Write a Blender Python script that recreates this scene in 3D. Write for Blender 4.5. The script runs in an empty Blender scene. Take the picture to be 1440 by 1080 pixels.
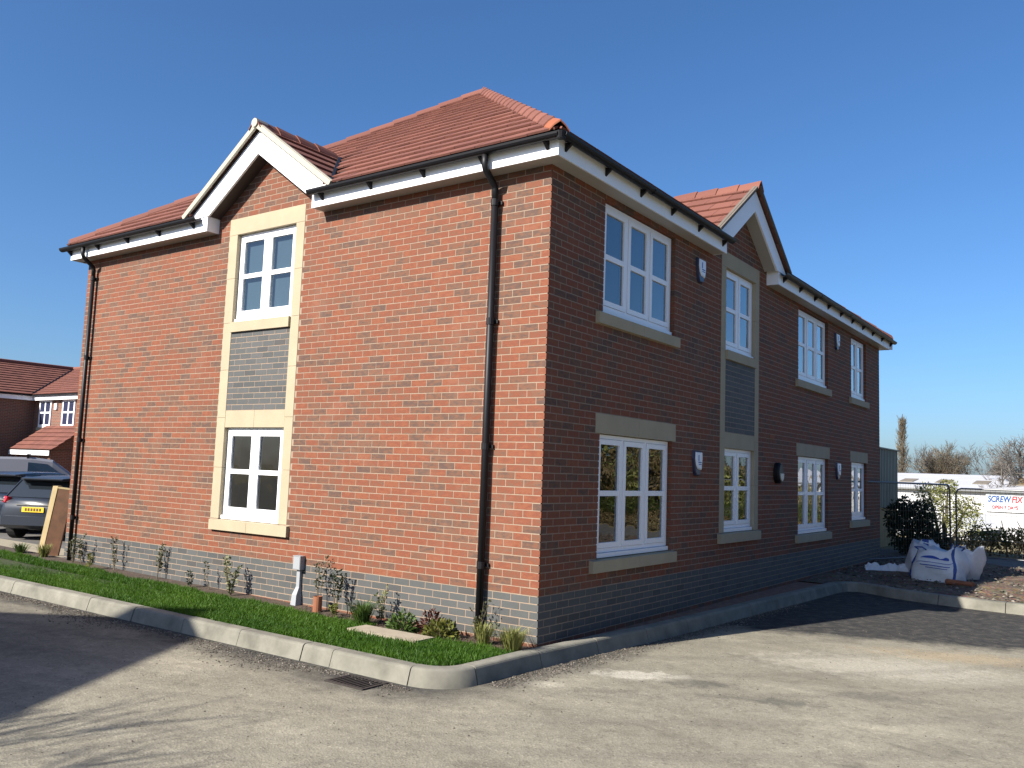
import bpy, math, random
from mathutils import Vector, Matrix
import bisect
RND = random.Random(11)
sc = bpy.context.scene
COL = sc.collection

# ------------------------------------------------------------------ camera
CAM = Vector((4.7293, -7.1359, 1.8052))
YAW, PITCH, ROLL, FPX = 0.624015, 0.100517, 0.036157, 1215.72
fw = Vector((-math.sin(YAW)*math.cos(PITCH), math.cos(YAW)*math.cos(PITCH), math.sin(PITCH)))
r0 = Vector((math.cos(YAW), math.sin(YAW), 0)); u0 = r0.cross(fw)
cr = r0*math.cos(ROLL) + u0*math.sin(ROLL); cu = u0*math.cos(ROLL) - r0*math.sin(ROLL)
cd = bpy.data.cameras.new('camera'); cam = bpy.data.objects.new('camera', cd); COL.objects.link(cam)
cam.matrix_world = Matrix(((cr.x, cu.x, -fw.x, CAM.x), (cr.y, cu.y, -fw.y, CAM.y), (cr.z, cu.z, -fw.z, CAM.z), (0, 0, 0, 1)))
cd.sensor_width = 36; cd.sensor_fit = 'HORIZONTAL'; cd.lens = FPX/1440*36
cd.clip_start = 0.05; cd.clip_end = 3000
sc.camera = cam

# ------------------------------------------------------------------ light
SUN_AZ = math.radians(73.0)          # direction the light travels, from +x
SUN_EL = math.radians(33.5)
W = bpy.data.worlds.new('World'); sc.world = W; W.use_nodes = True
wn = W.node_tree.nodes
sky = wn.new('ShaderNodeTexSky'); sky.sky_type = 'NISHITA'; sky.sun_disc = False
sky.sun_elevation = SUN_EL; sky.sun_rotation = math.radians(197.0)
sky.air_density = 0.92; sky.dust_density = 1.5; sky.ozone_density = 7.5
hsv = wn.new('ShaderNodeHueSaturation'); hsv.inputs['Saturation'].default_value = 1.08; hsv.inputs['Value'].default_value = 1.0
W.node_tree.links.new(sky.outputs[0], hsv.inputs['Color']); W.node_tree.links.new(hsv.outputs[0], wn['Background'].inputs[0])
wn['Background'].inputs[1].default_value = 0.078
sl = bpy.data.lights.new('sun', 'SUN'); sl.energy = 5.0; sl.angle = math.radians(0.53); sl.color = (1.0, 0.93, 0.83)
so = bpy.data.objects.new('sun', sl); COL.objects.link(so); so.location = (-8, -25, 22)
so.rotation_euler = Vector((math.cos(SUN_AZ)*math.cos(SUN_EL), math.sin(SUN_AZ)*math.cos(SUN_EL), -math.sin(SUN_EL))).to_track_quat('-Z', 'Y').to_euler()
sc.view_settings.view_transform = 'Standard'; sc.view_settings.look = 'None'
sc.view_settings.exposure = 1.12; sc.view_settings.gamma = 1.0; sc.view_settings.use_curve_mapping = False
sc.render.engine = 'CYCLES'; sc.cycles.use_denoising = True
sc.cycles.max_bounces = 8; sc.cycles.transparent_max_bounces = 24

# ------------------------------------------------------------------ materials
def new_mat(name):
    m = bpy.data.materials.new(name); m.use_nodes = True
    nt = m.node_tree; return m, nt, nt.nodes['Principled BSDF']
def L(nt, a, b): nt.links.new(a, b)
def ramp(nt, stops, interp='LINEAR'):
    r = nt.nodes.new('ShaderNodeValToRGB'); r.color_ramp.interpolation = interp
    e = r.color_ramp.elements
    while len(e) < len(stops): e.new(0.5)
    for el, (p, c) in zip(e, stops):
        el.position = p; el.color = (c[0], c[1], c[2], 1) if not isinstance(c, (int, float)) else (c, c, c, 1)
    return r
def noise_node(nt, scale, detail=4, rough=0.55, vec=None, dist=0.0):
    n = nt.nodes.new('ShaderNodeTexNoise'); n.inputs['Scale'].default_value = scale
    n.inputs['Detail'].default_value = detail; n.inputs['Roughness'].default_value = rough
    n.inputs['Distortion'].default_value = dist
    if vec is not None: L(nt, vec, n.inputs['Vector'])
    return n
def wpos(nt, scale=None):
    g = nt.nodes.new('ShaderNodeNewGeometry')
    if scale is None: return g.outputs['Position']
    mp = nt.nodes.new('ShaderNodeMapping'); mp.inputs['Scale'].default_value = scale
    L(nt, g.outputs['Position'], mp.inputs['Vector']); return mp.outputs['Vector']
def mixc(nt, fac, a, b, mode='MIX'):
    m = nt.nodes.new('ShaderNodeMix'); m.data_type = 'RGBA'; m.blend_type = mode
    for s, v in ((m.inputs[0], fac), (m.inputs[6], a), (m.inputs[7], b)):
        if hasattr(v, 'links') or hasattr(v, 'is_linked'): L(nt, v, s)
        elif isinstance(v, (int, float)): s.default_value = v
        else: s.default_value = (v[0], v[1], v[2], 1)
    return m.outputs[2]
def mathn(nt, op, a, b=None, clamp=False):
    m = nt.nodes.new('ShaderNodeMath'); m.operation = op; m.use_clamp = clamp
    for s, v in zip(m.inputs, (a, b)):
        if v is None: continue
        if hasattr(v, 'is_linked'): L(nt, v, s)
        else: s.default_value = v
    return m.outputs[0]
def bump(nt, bs, h, strength=0.3, dist=0.01):
    b = nt.nodes.new('ShaderNodeBump'); b.inputs['Strength'].default_value = strength
    b.inputs['Distance'].default_value = dist; L(nt, h, b.inputs['Height']); L(nt, b.outputs[0], bs.inputs['Normal'])
def flat(name, col, rough=0.6, metal=0.0, spec=0.5, mottle=0.0, mscale=6.0, bmp=0.0, bscale=60.0):
    m, nt, bs = new_mat(name)
    bs.inputs['Base Color'].default_value = (*col, 1); bs.inputs['Roughness'].default_value = rough
    bs.inputs['Metallic'].default_value = metal; bs.inputs['Specular IOR Level'].default_value = spec
    if mottle:
        n = noise_node(nt, mscale, 5, 0.6, wpos(nt))
        r = ramp(nt, [(0.3, tuple(c*(1-mottle) for c in col)), (0.7, tuple(min(1, c*(1+mottle)) for c in col))])
        L(nt, n.outputs[0], r.inputs[0]); L(nt, r.outputs[0], bs.inputs['Base Color'])
    if bmp:
        n2 = noise_node(nt, bscale, 3, 0.6, wpos(nt)); bump(nt, bs, n2.outputs[0], bmp, 0.01)
    return m
def var_mat(name, stops, rough=0.85, mottle=0.35, mscale=(30, 30, 60), bmp=0.25, big=0.0, spec=0.3, bloom=None):
    """colour picked per piece through the face attribute 'var', with mottling on each piece"""
    m, nt, bs = new_mat(name)
    at = nt.nodes.new('ShaderNodeAttribute'); at.attribute_name = 'var'
    n = noise_node(nt, 1.0, 4, 0.6, wpos(nt, mscale))
    f = mathn(nt, 'ADD', at.outputs['Fac'], mathn(nt, 'MULTIPLY', mathn(nt, 'SUBTRACT', n.outputs[0], 0.5), mottle))
    if big:
        n3 = noise_node(nt, 1.0, 3, 0.5, wpos(nt, (0.3, 0.3, 0.9)))
        f = mathn(nt, 'ADD', f, mathn(nt, 'MULTIPLY', mathn(nt, 'SUBTRACT', n3.outputs[0], 0.5), big))
    r = ramp(nt, stops); L(nt, f, r.inputs[0])
    n2 = noise_node(nt, 90, 3, 0.7, wpos(nt))
    r2 = ramp(nt, [(0.3, 0.84), (0.7, 1.1)]); L(nt, n2.outputs[0], r2.inputs[0])
    cc = r.outputs[0]
    if bloom:      # faint salt bloom in irregular patches
        n4 = noise_node(nt, 1.3, 6, 0.7, wpos(nt), 0.6); r4 = ramp(nt, [(0.52, 0.0), (0.75, 0.22)]); L(nt, n4.outputs[0], r4.inputs[0])
        cc = mixc(nt, r4.outputs[0], cc, bloom)
    L(nt, mixc(nt, 1.0, cc, r2.outputs[0], 'MULTIPLY'), bs.inputs['Base Color'])
    bs.inputs['Roughness'].default_value = rough; bs.inputs['Specular IOR Level'].default_value = spec
    bump(nt, bs, n2.outputs[0], bmp, 0.004)
    return m

M = {}
M['red_brick'] = var_mat('red_brick', [(0.0, (0.194, 0.068, 0.035)), (0.25, (0.170, 0.055, 0.030)), (0.45, (0.156, 0.060, 0.035)),
                                       (0.65, (0.143, 0.068, 0.041)), (0.85, (0.115, 0.061, 0.042)), (1.0, (0.090, 0.055, 0.043))],
                         mottle=1.9, mscale=(12, 12, 30), big=0.3, bloom=(0.25, 0.165, 0.12))
M['grey_brick'] = var_mat('grey_brick', [(0.0, (0.081, 0.082, 0.081)), (0.5, (0.066, 0.070, 0.070)), (0.8, (0.054, 0.056, 0.057)), (1.0, (0.061, 0.056, 0.052))],
                          mottle=0.45, rough=0.7, mscale=(9, 9, 20), spec=0.4)
M['mortar'] = flat('mortar', (0.262, 0.198, 0.145), 0.95, mottle=0.10, mscale=20, bmp=0.3)
M['stone'] = flat('cast_stone', (0.335, 0.284, 0.192), 0.85, mottle=0.07, mscale=3.0, bmp=0.12, bscale=120)
M['upvc'] = flat('white_upvc', (0.82, 0.82, 0.84), 0.35)
M['fascia'] = flat('white_fascia', (0.82, 0.83, 0.85), 0.4)
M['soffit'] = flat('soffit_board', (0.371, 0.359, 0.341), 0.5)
M['shaded_soffit'] = flat('soffit_painted_shade', (0.045, 0.030, 0.026), 0.6)  # darkened colour stands in for the unlit void under the left gable's rake
M['black_plastic'] = flat('black_plastic', (0.006, 0.006, 0.008), 0.5, spec=0.3)
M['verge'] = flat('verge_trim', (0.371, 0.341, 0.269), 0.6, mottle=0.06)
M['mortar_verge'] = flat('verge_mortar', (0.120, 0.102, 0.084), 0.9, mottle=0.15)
M['tile'] = var_mat('roof_tile', [(0.0, (0.185, 0.074, 0.054)), (0.5, (0.162, 0.064, 0.047)), (1.0, (0.138, 0.055, 0.042))], mottle=0.25,
                    mscale=(6, 6, 6), big=0.25, bmp=0.3)
M['tile_orange'] = flat('terracotta', (0.252, 0.075, 0.030), 0.7, mottle=0.12)
M['deck'] = flat('roof_underlay', (0.030, 0.021, 0.018), 0.9)
M['interior'] = flat('interior_paint', (0.13, 0.125, 0.115), 0.9)
M['int_floor'] = flat('interior_floor', (0.12, 0.10, 0.085), 0.8)
M['blind'] = flat('blind_fabric', (0.053, 0.088, 0.119), 0.9)
def glass_mat(name, boost=2.0, wob=0.05, wscale=2.2):
    m, nt, bs = new_mat(name); nt.nodes.remove(bs); out = nt.nodes['Material Output']
    tr = nt.nodes.new('ShaderNodeBsdfTransparent'); tr.inputs[0].default_value = (0.80, 0.85, 0.85, 1)
    gl = nt.nodes.new('ShaderNodeBsdfGlossy'); gl.inputs['Roughness'].default_value = 0.0; gl.inputs[0].default_value = (0.95, 0.98, 1, 1)
    fr = nt.nodes.new('ShaderNodeFresnel'); fr.inputs[0].default_value = 1.5
    f = mathn(nt, 'MULTIPLY', fr.outputs[0], boost, True)
    mx = nt.nodes.new('ShaderNodeMixShader'); L(nt, f, mx.inputs[0]); L(nt, tr.outputs[0], mx.inputs[1]); L(nt, gl.outputs[0], mx.inputs[2])
    n = noise_node(nt, wscale, 1.5, 0.5, wpos(nt)); b = nt.nodes.new('ShaderNodeBump'); b.inputs['Strength'].default_value = wob
    b.inputs['Distance'].default_value = 0.1; L(nt, n.outputs[0], b.inputs['Height']); L(nt, b.outputs[0], gl.inputs['Normal'])
    L(nt, mx.outputs[0], out.inputs[0]); return m
M['glass'] = glass_mat('window_glass')
M['far_glass'] = flat('dark_glass', (0.03, 0.035, 0.07), 0.08)
M['kerb'] = flat('concrete_kerb', (0.163, 0.157, 0.128), 0.9, mottle=0.33, mscale=3.2, bmp=0.3, bscale=150)
M['paving'] = flat('paving_slab', (0.282, 0.246, 0.186), 0.9, mottle=0.1, mscale=8, bmp=0.2)
M['concrete_path'] = flat('concrete_path', (0.275, 0.239, 0.167), 0.9, mottle=0.12, mscale=4)
M['soil'] = flat('soil', (0.060, 0.040, 0.027), 1.0, mottle=0.45, mscale=14, bmp=0.9, bscale=35)
M['turf_soil'] = flat('turf_soil', (0.030, 0.039, 0.012), 1.0, mottle=0.3, mscale=10)
M['haunch'] = flat('bed_mortar', (0.180, 0.096, 0.060), 1.0, mottle=0.3, mscale=10, bmp=0.6, bscale=40)
M['iron'] = flat('cast_iron', (0.036, 0.030, 0.027), 0.75, metal=0.3, mottle=0.3, mscale=30)
M['gully_shade'] = flat('gully_dark', (0.01, 0.01, 0.01), 1.0)
M['meter'] = flat('grey_white_plastic', (0.269, 0.282, 0.299), 0.5)
M['clay_pipe'] = flat('clay_pipe', (0.239, 0.090, 0.042), 0.8, mottle=0.15)
M['alarm_blue'] = flat('alarm_blue', (0.015, 0.02, 0.06), 0.35)
M['alarm_white'] = flat('alarm_white', (0.72, 0.75, 0.80), 0.35)
M['print_blue'] = flat('print_blue', (0.02, 0.06, 0.30), 0.5)
M['lens'] = flat('light_lens', (0.371, 0.377, 0.371), 0.3)
M['galv'] = flat('galvanised_steel', (0.180, 0.186, 0.192), 0.45, metal=0.7, mottle=0.1)
M['bag'] = flat('woven_bag', (0.60, 0.61, 0.62), 0.7, mottle=0.06, mscale=10, bmp=0.6, bscale=18)
M['bag_strap'] = flat('bag_strap', (0.036, 0.077, 0.252), 0.7)
M['bag_fill'] = flat('bag_sand', (0.180, 0.162, 0.143), 1.0, mottle=0.3, mscale=20)
M['timber_pale'] = flat('pale_timber', (0.329, 0.252, 0.126), 0.75, mottle=0.1)
M['timber_brown'] = flat('brown_board', (0.096, 0.042, 0.018), 0.6, mottle=0.3, mscale=7)
M['clad_green'] = flat('grey_green_cladding', (0.20, 0.215, 0.18), 0.6)
M['clad_tan'] = flat('tan_panel', (0.34, 0.25, 0.12), 0.8, mottle=0.1)
M['ware_wall'] = flat('white_cladding', (0.42, 0.42, 0.43), 0.6, mottle=0.04, mscale=0.8)
M['ware_roof'] = flat('pale_roof_sheet', (0.47, 0.47, 0.48), 0.5, mottle=0.06, mscale=0.6)
M['rooflight'] = flat('rooflight_sheet', (0.197, 0.162, 0.107), 0.5)
M['sign_white'] = flat('sign_white', (0.55, 0.57, 0.59), 0.4)
M['sign_blue'] = flat('sign_blue', (0.008, 0.06, 0.22), 0.4)
M['sign_red'] = flat('sign_red', (0.36, 0.03, 0.04), 0.4)
M['shed_blue'] = flat('blue_grey_sheet', (0.096, 0.150, 0.180), 0.6)
M['shed_roof'] = flat('white_sheet_roof', (0.449, 0.449, 0.443), 0.5)
M['bark'] = flat('bark', (0.060, 0.051, 0.039), 0.9, mottle=0.3, mscale=3)
M['twig_tan'] = flat('twig_tan', (0.114, 0.092, 0.060), 0.9, mottle=0.25, mscale=0.5)
M['twig_grey'] = flat('twig_grey', (0.096, 0.084, 0.072), 0.9)
def leaf_mat(name, a, b, trans=0.25, rough=0.55):
    m, nt, bs = new_mat(name)
    at = nt.nodes.new('ShaderNodeAttribute'); at.attribute_name = 'var'
    r = ramp(nt, [(0.0, a), (1.0, b)]); L(nt, at.outputs['Fac'], r.inputs[0]); L(nt, r.outputs[0], bs.inputs['Base Color'])
    bs.inputs['Roughness'].default_value = rough; bs.inputs['Specular IOR Level'].default_value = 0.3
    td = nt.nodes.new('ShaderNodeBsdfTranslucent'); L(nt, r.outputs[0], td.inputs[0])
    mx = nt.nodes.new('ShaderNodeMixShader'); mx.inputs[0].default_value = trans
    L(nt, bs.outputs[0], mx.inputs[1]); L(nt, td.outputs[0], mx.inputs[2]); L(nt, mx.outputs[0], nt.nodes['Material Output'].inputs[0])
    return m
M['grass'] = leaf_mat('grass_blades', (0.028, 0.085, 0.006), (0.08, 0.165, 0.014), 0.4)
M['leaf_dark'] = leaf_mat('leaf_dark', (0.007, 0.016, 0.006), (0.021, 0.036, 0.011))
M['leaf_green'] = leaf_mat('leaf_green', (0.030, 0.066, 0.009), (0.072, 0.120, 0.024))
M['leaf_olive'] = leaf_mat('leaf_olive', (0.036, 0.042, 0.018), (0.096, 0.096, 0.042))
M['leaf_varieg'] = leaf_mat('leaf_variegated', (0.060, 0.090, 0.024), (0.299, 0.287, 0.156))
M['leaf_red'] = leaf_mat('leaf_red', (0.042, 0.012, 0.009), (0.096, 0.030, 0.018))
M['leaf_yellow'] = leaf_mat('leaf_yellow', (0.066, 0.084, 0.015), (0.156, 0.156, 0.030))
M['leaf_willow'] = leaf_mat('leaf_willow', (0.10, 0.115, 0.025), (0.26, 0.265, 0.085))
M['leaf_brown'] = leaf_mat('leaf_brown', (0.11, 0.078, 0.034), (0.27, 0.20, 0.095))
M['leaf_hedge'] = leaf_mat('leaf_hedge', (0.030, 0.048, 0.007), (0.084, 0.107, 0.021))
M['car_dark'] = flat('blue_black_paint', (0.02, 0.028, 0.045), 0.22, spec=0.7)
M['car_grey'] = flat('grey_car_paint', (0.022, 0.028, 0.040), 0.3, spec=0.4)
M['van_paint'] = flat('silver_grey_paint', (0.17, 0.175, 0.20), 0.45)
M['tyre'] = flat('tyre_rubber', (0.015, 0.015, 0.015), 0.85)
M['alloy'] = flat('alloy_rim', (0.4, 0.4, 0.42), 0.35, metal=0.8)
M['tail_red'] = flat('tail_light_red', (0.35, 0.01, 0.02), 0.2)
M['plate_yellow'] = flat('yellow_plate', (0.75, 0.48, 0.02), 0.5)
M['plate_ink'] = flat('plate_ink', (0.08, 0.05, 0.01), 0.5)
M['chrome'] = flat('chrome_trim', (0.7, 0.7, 0.72), 0.15, metal=1.0)
M['car_glass'] = flat('tinted_glass', (0.012, 0.016, 0.02), 0.05, spec=0.8)
def far_brick(name, c1, c2, mo, axis='x'):
    m, nt, bs = new_mat(name)
    g = nt.nodes.new('ShaderNodeNewGeometry'); sp = nt.nodes.new('ShaderNodeSeparateXYZ'); L(nt, g.outputs['Position'], sp.inputs[0])
    cm = nt.nodes.new('ShaderNodeCombineXYZ'); L(nt, mathn(nt, 'ADD', sp.outputs[0], sp.outputs[1]), cm.inputs[0]); L(nt, sp.outputs[2], cm.inputs[1])
    b = nt.nodes.new('ShaderNodeTexBrick'); L(nt, cm.outputs[0], b.inputs['Vector'])
    b.inputs['Scale'].default_value = 1.0; b.inputs['Brick Width'].default_value = 0.225; b.inputs['Row Height'].default_value = 0.075
    b.inputs['Mortar Size'].default_value = 0.006; b.inputs['Color1'].default_value = (*c1, 1); b.inputs['Color2'].default_value = (*c2, 1)
    b.inputs['Mortar'].default_value = (*mo, 1); L(nt, b.outputs[0], bs.inputs['Base Color']); bs.inputs['Roughness'].default_value = 0.9
    return m
M['far_brick'] = far_brick('far_brick', (0.186, 0.066, 0.039), (0.120, 0.060, 0.042), (0.252, 0.203, 0.162))

def tarmac():
    m, nt, bs = new_mat('dusty_tarmac')
    P = wpos(nt); sp = nt.nodes.new('ShaderNodeSeparateXYZ'); L(nt, P, sp.inputs[0]); X, Y = sp.outputs[0], sp.outputs[1]
    add = lambda a, b: mathn(nt, 'ADD', a, b)
    sub = lambda a, b, c=False: mathn(nt, 'SUBTRACT', a, b, c)
    mul = lambda a, b, c=False: mathn(nt, 'MULTIPLY', a, b, c)
    st = noise_node(nt, 1.0, 6, 0.65, wpos(nt, (0.5, 1.1, 1)), 0.5)         # dust drifts
    fine = noise_node(nt, 120, 2, 0.8, P); med = noise_node(nt, 7, 6, 0.7, P); edge = noise_node(nt, 1.9, 6, 0.7, P)
    agg = nt.nodes.new('ShaderNodeTexVoronoi'); agg.inputs['Scale'].default_value = 62; L(nt, P, agg.inputs['Vector'])
    asep = nt.nodes.new('ShaderNodeSeparateColor'); L(nt, agg.outputs['Color'], asep.inputs[0])
    e0 = sub(edge.outputs[0], 0.5)
    # fresh tarmac in a band before the far kerb
    fresh = mul(sub(add(Y, mul(e0, 1.3)), add(mul(X, 0.38), 2.75)), 2.2, True)
    # gritty strip along the near kerb
    kn = add(mul(add(Y, 1.62), -1.0), mul(e0, 0.9)); near = sub(1.05, mul(kn, 1.75), True)
    near = mul(near, mul(sub(0.6, X), 1.5, True))
    kx = sub(X, add(mul(Y, 0.045), 0.30)); side = sub(1.0, mul(add(kx, mul(e0, 0.5)), 2.9), True)
    side = mul(side, mul(add(Y, 1.4), 2.5, True))
    west = mul(mul(sub(-2.2, add(X, mul(e0, 2.5))), 0.5, True), 0.45)      # greyer surface further left
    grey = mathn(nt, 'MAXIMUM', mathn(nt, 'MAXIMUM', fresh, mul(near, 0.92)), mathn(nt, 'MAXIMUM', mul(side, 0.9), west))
    pale = ramp(nt, [(0.28, (0.150, 0.138, 0.108)), (0.42, (0.205, 0.189, 0.147)), (0.58, (0.246, 0.227, 0.176)), (0.75, (0.335, 0.308, 0.236))]); L(nt, st.outputs[0], pale.inputs[0])
    mr = ramp(nt, [(0.28, 0.74), (0.5, 1.0), (0.75, 1.12)]); L(nt, med.outputs[0], mr.inputs[0])
    fr = ramp(nt, [(0.25, 0.80), (0.5, 1.0), (0.8, 1.16)]); L(nt, fine.outputs[0], fr.inputs[0])
    ar = ramp(nt, [(0.0, 0.74), (0.18, 0.97), (0.88, 1.03), (1.0, 1.28)]); L(nt, asep.outputs[0], ar.inputs[0])
    c = mixc(nt, 1.0, pale.outputs[0], mr.outputs[0], 'MULTIPLY')
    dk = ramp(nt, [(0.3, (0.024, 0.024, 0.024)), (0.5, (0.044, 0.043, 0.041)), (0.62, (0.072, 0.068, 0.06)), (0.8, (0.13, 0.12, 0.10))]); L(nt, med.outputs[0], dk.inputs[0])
    sp2 = noise_node(nt, 1.0, 5, 0.65, wpos(nt, (0.8, 1.9, 1)), 0.9)
    pr = ramp(nt, [(0.60, 0.0), (0.72, 0.55)]); L(nt, sp2.outputs[0], pr.inputs[0]); c = mixc(nt, pr.outputs[0], c, (0.092, 0.086, 0.07))
    def blot(cx, cy, rx, ry, rot, col, amt):
        nonlocal c
        ca, sa = math.cos(rot), math.sin(rot); dx = sub(X, cx); dy = sub(Y, cy)
        u_ = mul(add(mul(dx, ca), mul(dy, sa)), 1/rx); v_ = mul(sub(mul(dy, ca), mul(dx, sa)), 1/ry)
        d = mathn(nt, 'SQRT', add(mul(u_, u_), mul(v_, v_))); f = mul(mul(sub(1.0, add(d, mul(sub(med.outputs[0], 0.5), 2.6))), 1.6, True), amt)
        c = mixc(nt, f, c, col)
    blot(1.0, 0.15, 0.5, 0.22, 0.6, (0.44, 0.41, 0.34), 1.0); blot(1.55, 0.25, 0.36, 0.18, 0.5, (0.10, 0.095, 0.08), 0.75)
    blot(0.55, -0.75, 0.26, 0.14, 0.5, (0.38, 0.35, 0.28), 0.7); blot(2.9, 0.9, 0.5, 0.2, 0.4, (0.13, 0.12, 0.10), 0.6); blot(1.1, -0.55, 0.5, 0.12, 0.5, (0.12, 0.11, 0.09), 0.5)
    blot(2.6, 2.2, 1.5, 0.7, 0.4, (0.36, 0.335, 0.275), 0.75); blot(3.2, 3.4, 1.2, 0.4, 0.35, (0.33, 0.265, 0.17), 0.6); blot(2.35, 0.15, 0.32, 0.16, 0.5, (0.10, 0.095, 0.08), 0.7)
    # faint tyre tracks swinging out of the yard
    tr = nt.nodes.new('ShaderNodeTexWave'); tr.wave_type = 'RINGS'; tr.rings_direction = 'Z'; tr.inputs['Scale'].default_value = 0.42; tr.inputs['Distortion'].default_value = 0.7; tr.inputs['Detail'].default_value = 3
    mp = nt.nodes.new('ShaderNodeMapping'); mp.inputs['Location'].default_value = (6.5, -9.0, 0); L(nt, P, mp.inputs['Vector']); L(nt, mp.outputs[0], tr.inputs['Vector'])
    tw = ramp(nt, [(0.80, 0.0), (0.95, 0.22)]); L(nt, tr.outputs['Fac'], tw.inputs[0]); c = mixc(nt, tw.outputs[0], c, (0.13, 0.12, 0.10))
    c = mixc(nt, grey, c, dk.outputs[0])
    c = mixc(nt, 1.0, c, fr.outputs[0], 'MULTIPLY'); c = mixc(nt, 1.0, c, ar.outputs[0], 'MULTIPLY')
    L(nt, c, bs.inputs['Base Color']); bs.inputs['Roughness'].default_value = 0.95; bs.inputs['Specular IOR Level'].default_value = 0.15
    h = add(add(mul(fine.outputs[0], 0.6), mul(med.outputs[0], 1.6)), mul(agg.outputs['Distance'], 0.7)); bump(nt, bs, h, 0.4, 0.010)
    return m
M['tarmac'] = tarmac()
def rubble():
    m, nt, bs = new_mat('rubble_soil'); P = wpos(nt)
    a = noise_node(nt, 3.0, 6, 0.7, P); b = nt.nodes.new('ShaderNodeTexVoronoi'); b.inputs['Scale'].default_value = 16; L(nt, P, b.inputs['Vector'])
    r = ramp(nt, [(0.3, (0.054, 0.037, 0.024)), (0.55, (0.114, 0.077, 0.048)), (0.75, (0.197, 0.150, 0.096))]); L(nt, a.outputs[0], r.inputs[0])
    c = mixc(nt, 0.35, r.outputs[0], b.outputs['Color'], 'SOFT_LIGHT')
    L(nt, c, bs.inputs['Base Color']); bs.inputs['Roughness'].default_value = 1.0
    bump(nt, bs, mathn(nt, 'ADD', a.outputs[0], b.outputs['Distance']), 0.8, 0.05); return m
M['rubble'] = rubble()
def terrain_mat():
    m, nt, bs = new_mat('rough_ground'); P = wpos(nt)
    a = noise_node(nt, 0.25, 6, 0.65, P); b = noise_node(nt, 4, 5, 0.6, P)
    r = ramp(nt, [(0.35, (0.11, 0.105, 0.035)), (0.55, (0.19, 0.155, 0.075)), (0.7, (0.26, 0.205, 0.11))])
    L(nt, mathn(nt, 'ADD', mathn(nt, 'MULTIPLY', a.outputs[0], 0.7), mathn(nt, 'MULTIPLY', b.outputs[0], 0.3)), r.inputs[0])
    L(nt, r.outputs[0], bs.inputs['Base Color']); bs.inputs['Roughness'].default_value = 1.0; bump(nt, bs, b.outputs[0], 0.6, 0.08); return m
M['terrain'] = terrain_mat()
M['park_tarmac'] = flat('grey_tarmac', (0.102, 0.096, 0.087), 0.95, mottle=0.25, mscale=2.5, bmp=0.4, bscale=60)
M['stone_chip'] = var_mat('stone_chip', [(0, (0.048, 0.042, 0.036)), (0.7, (0.114, 0.099, 0.077)), (1, (0.227, 0.203, 0.173))], mottle=0.2)

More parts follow.
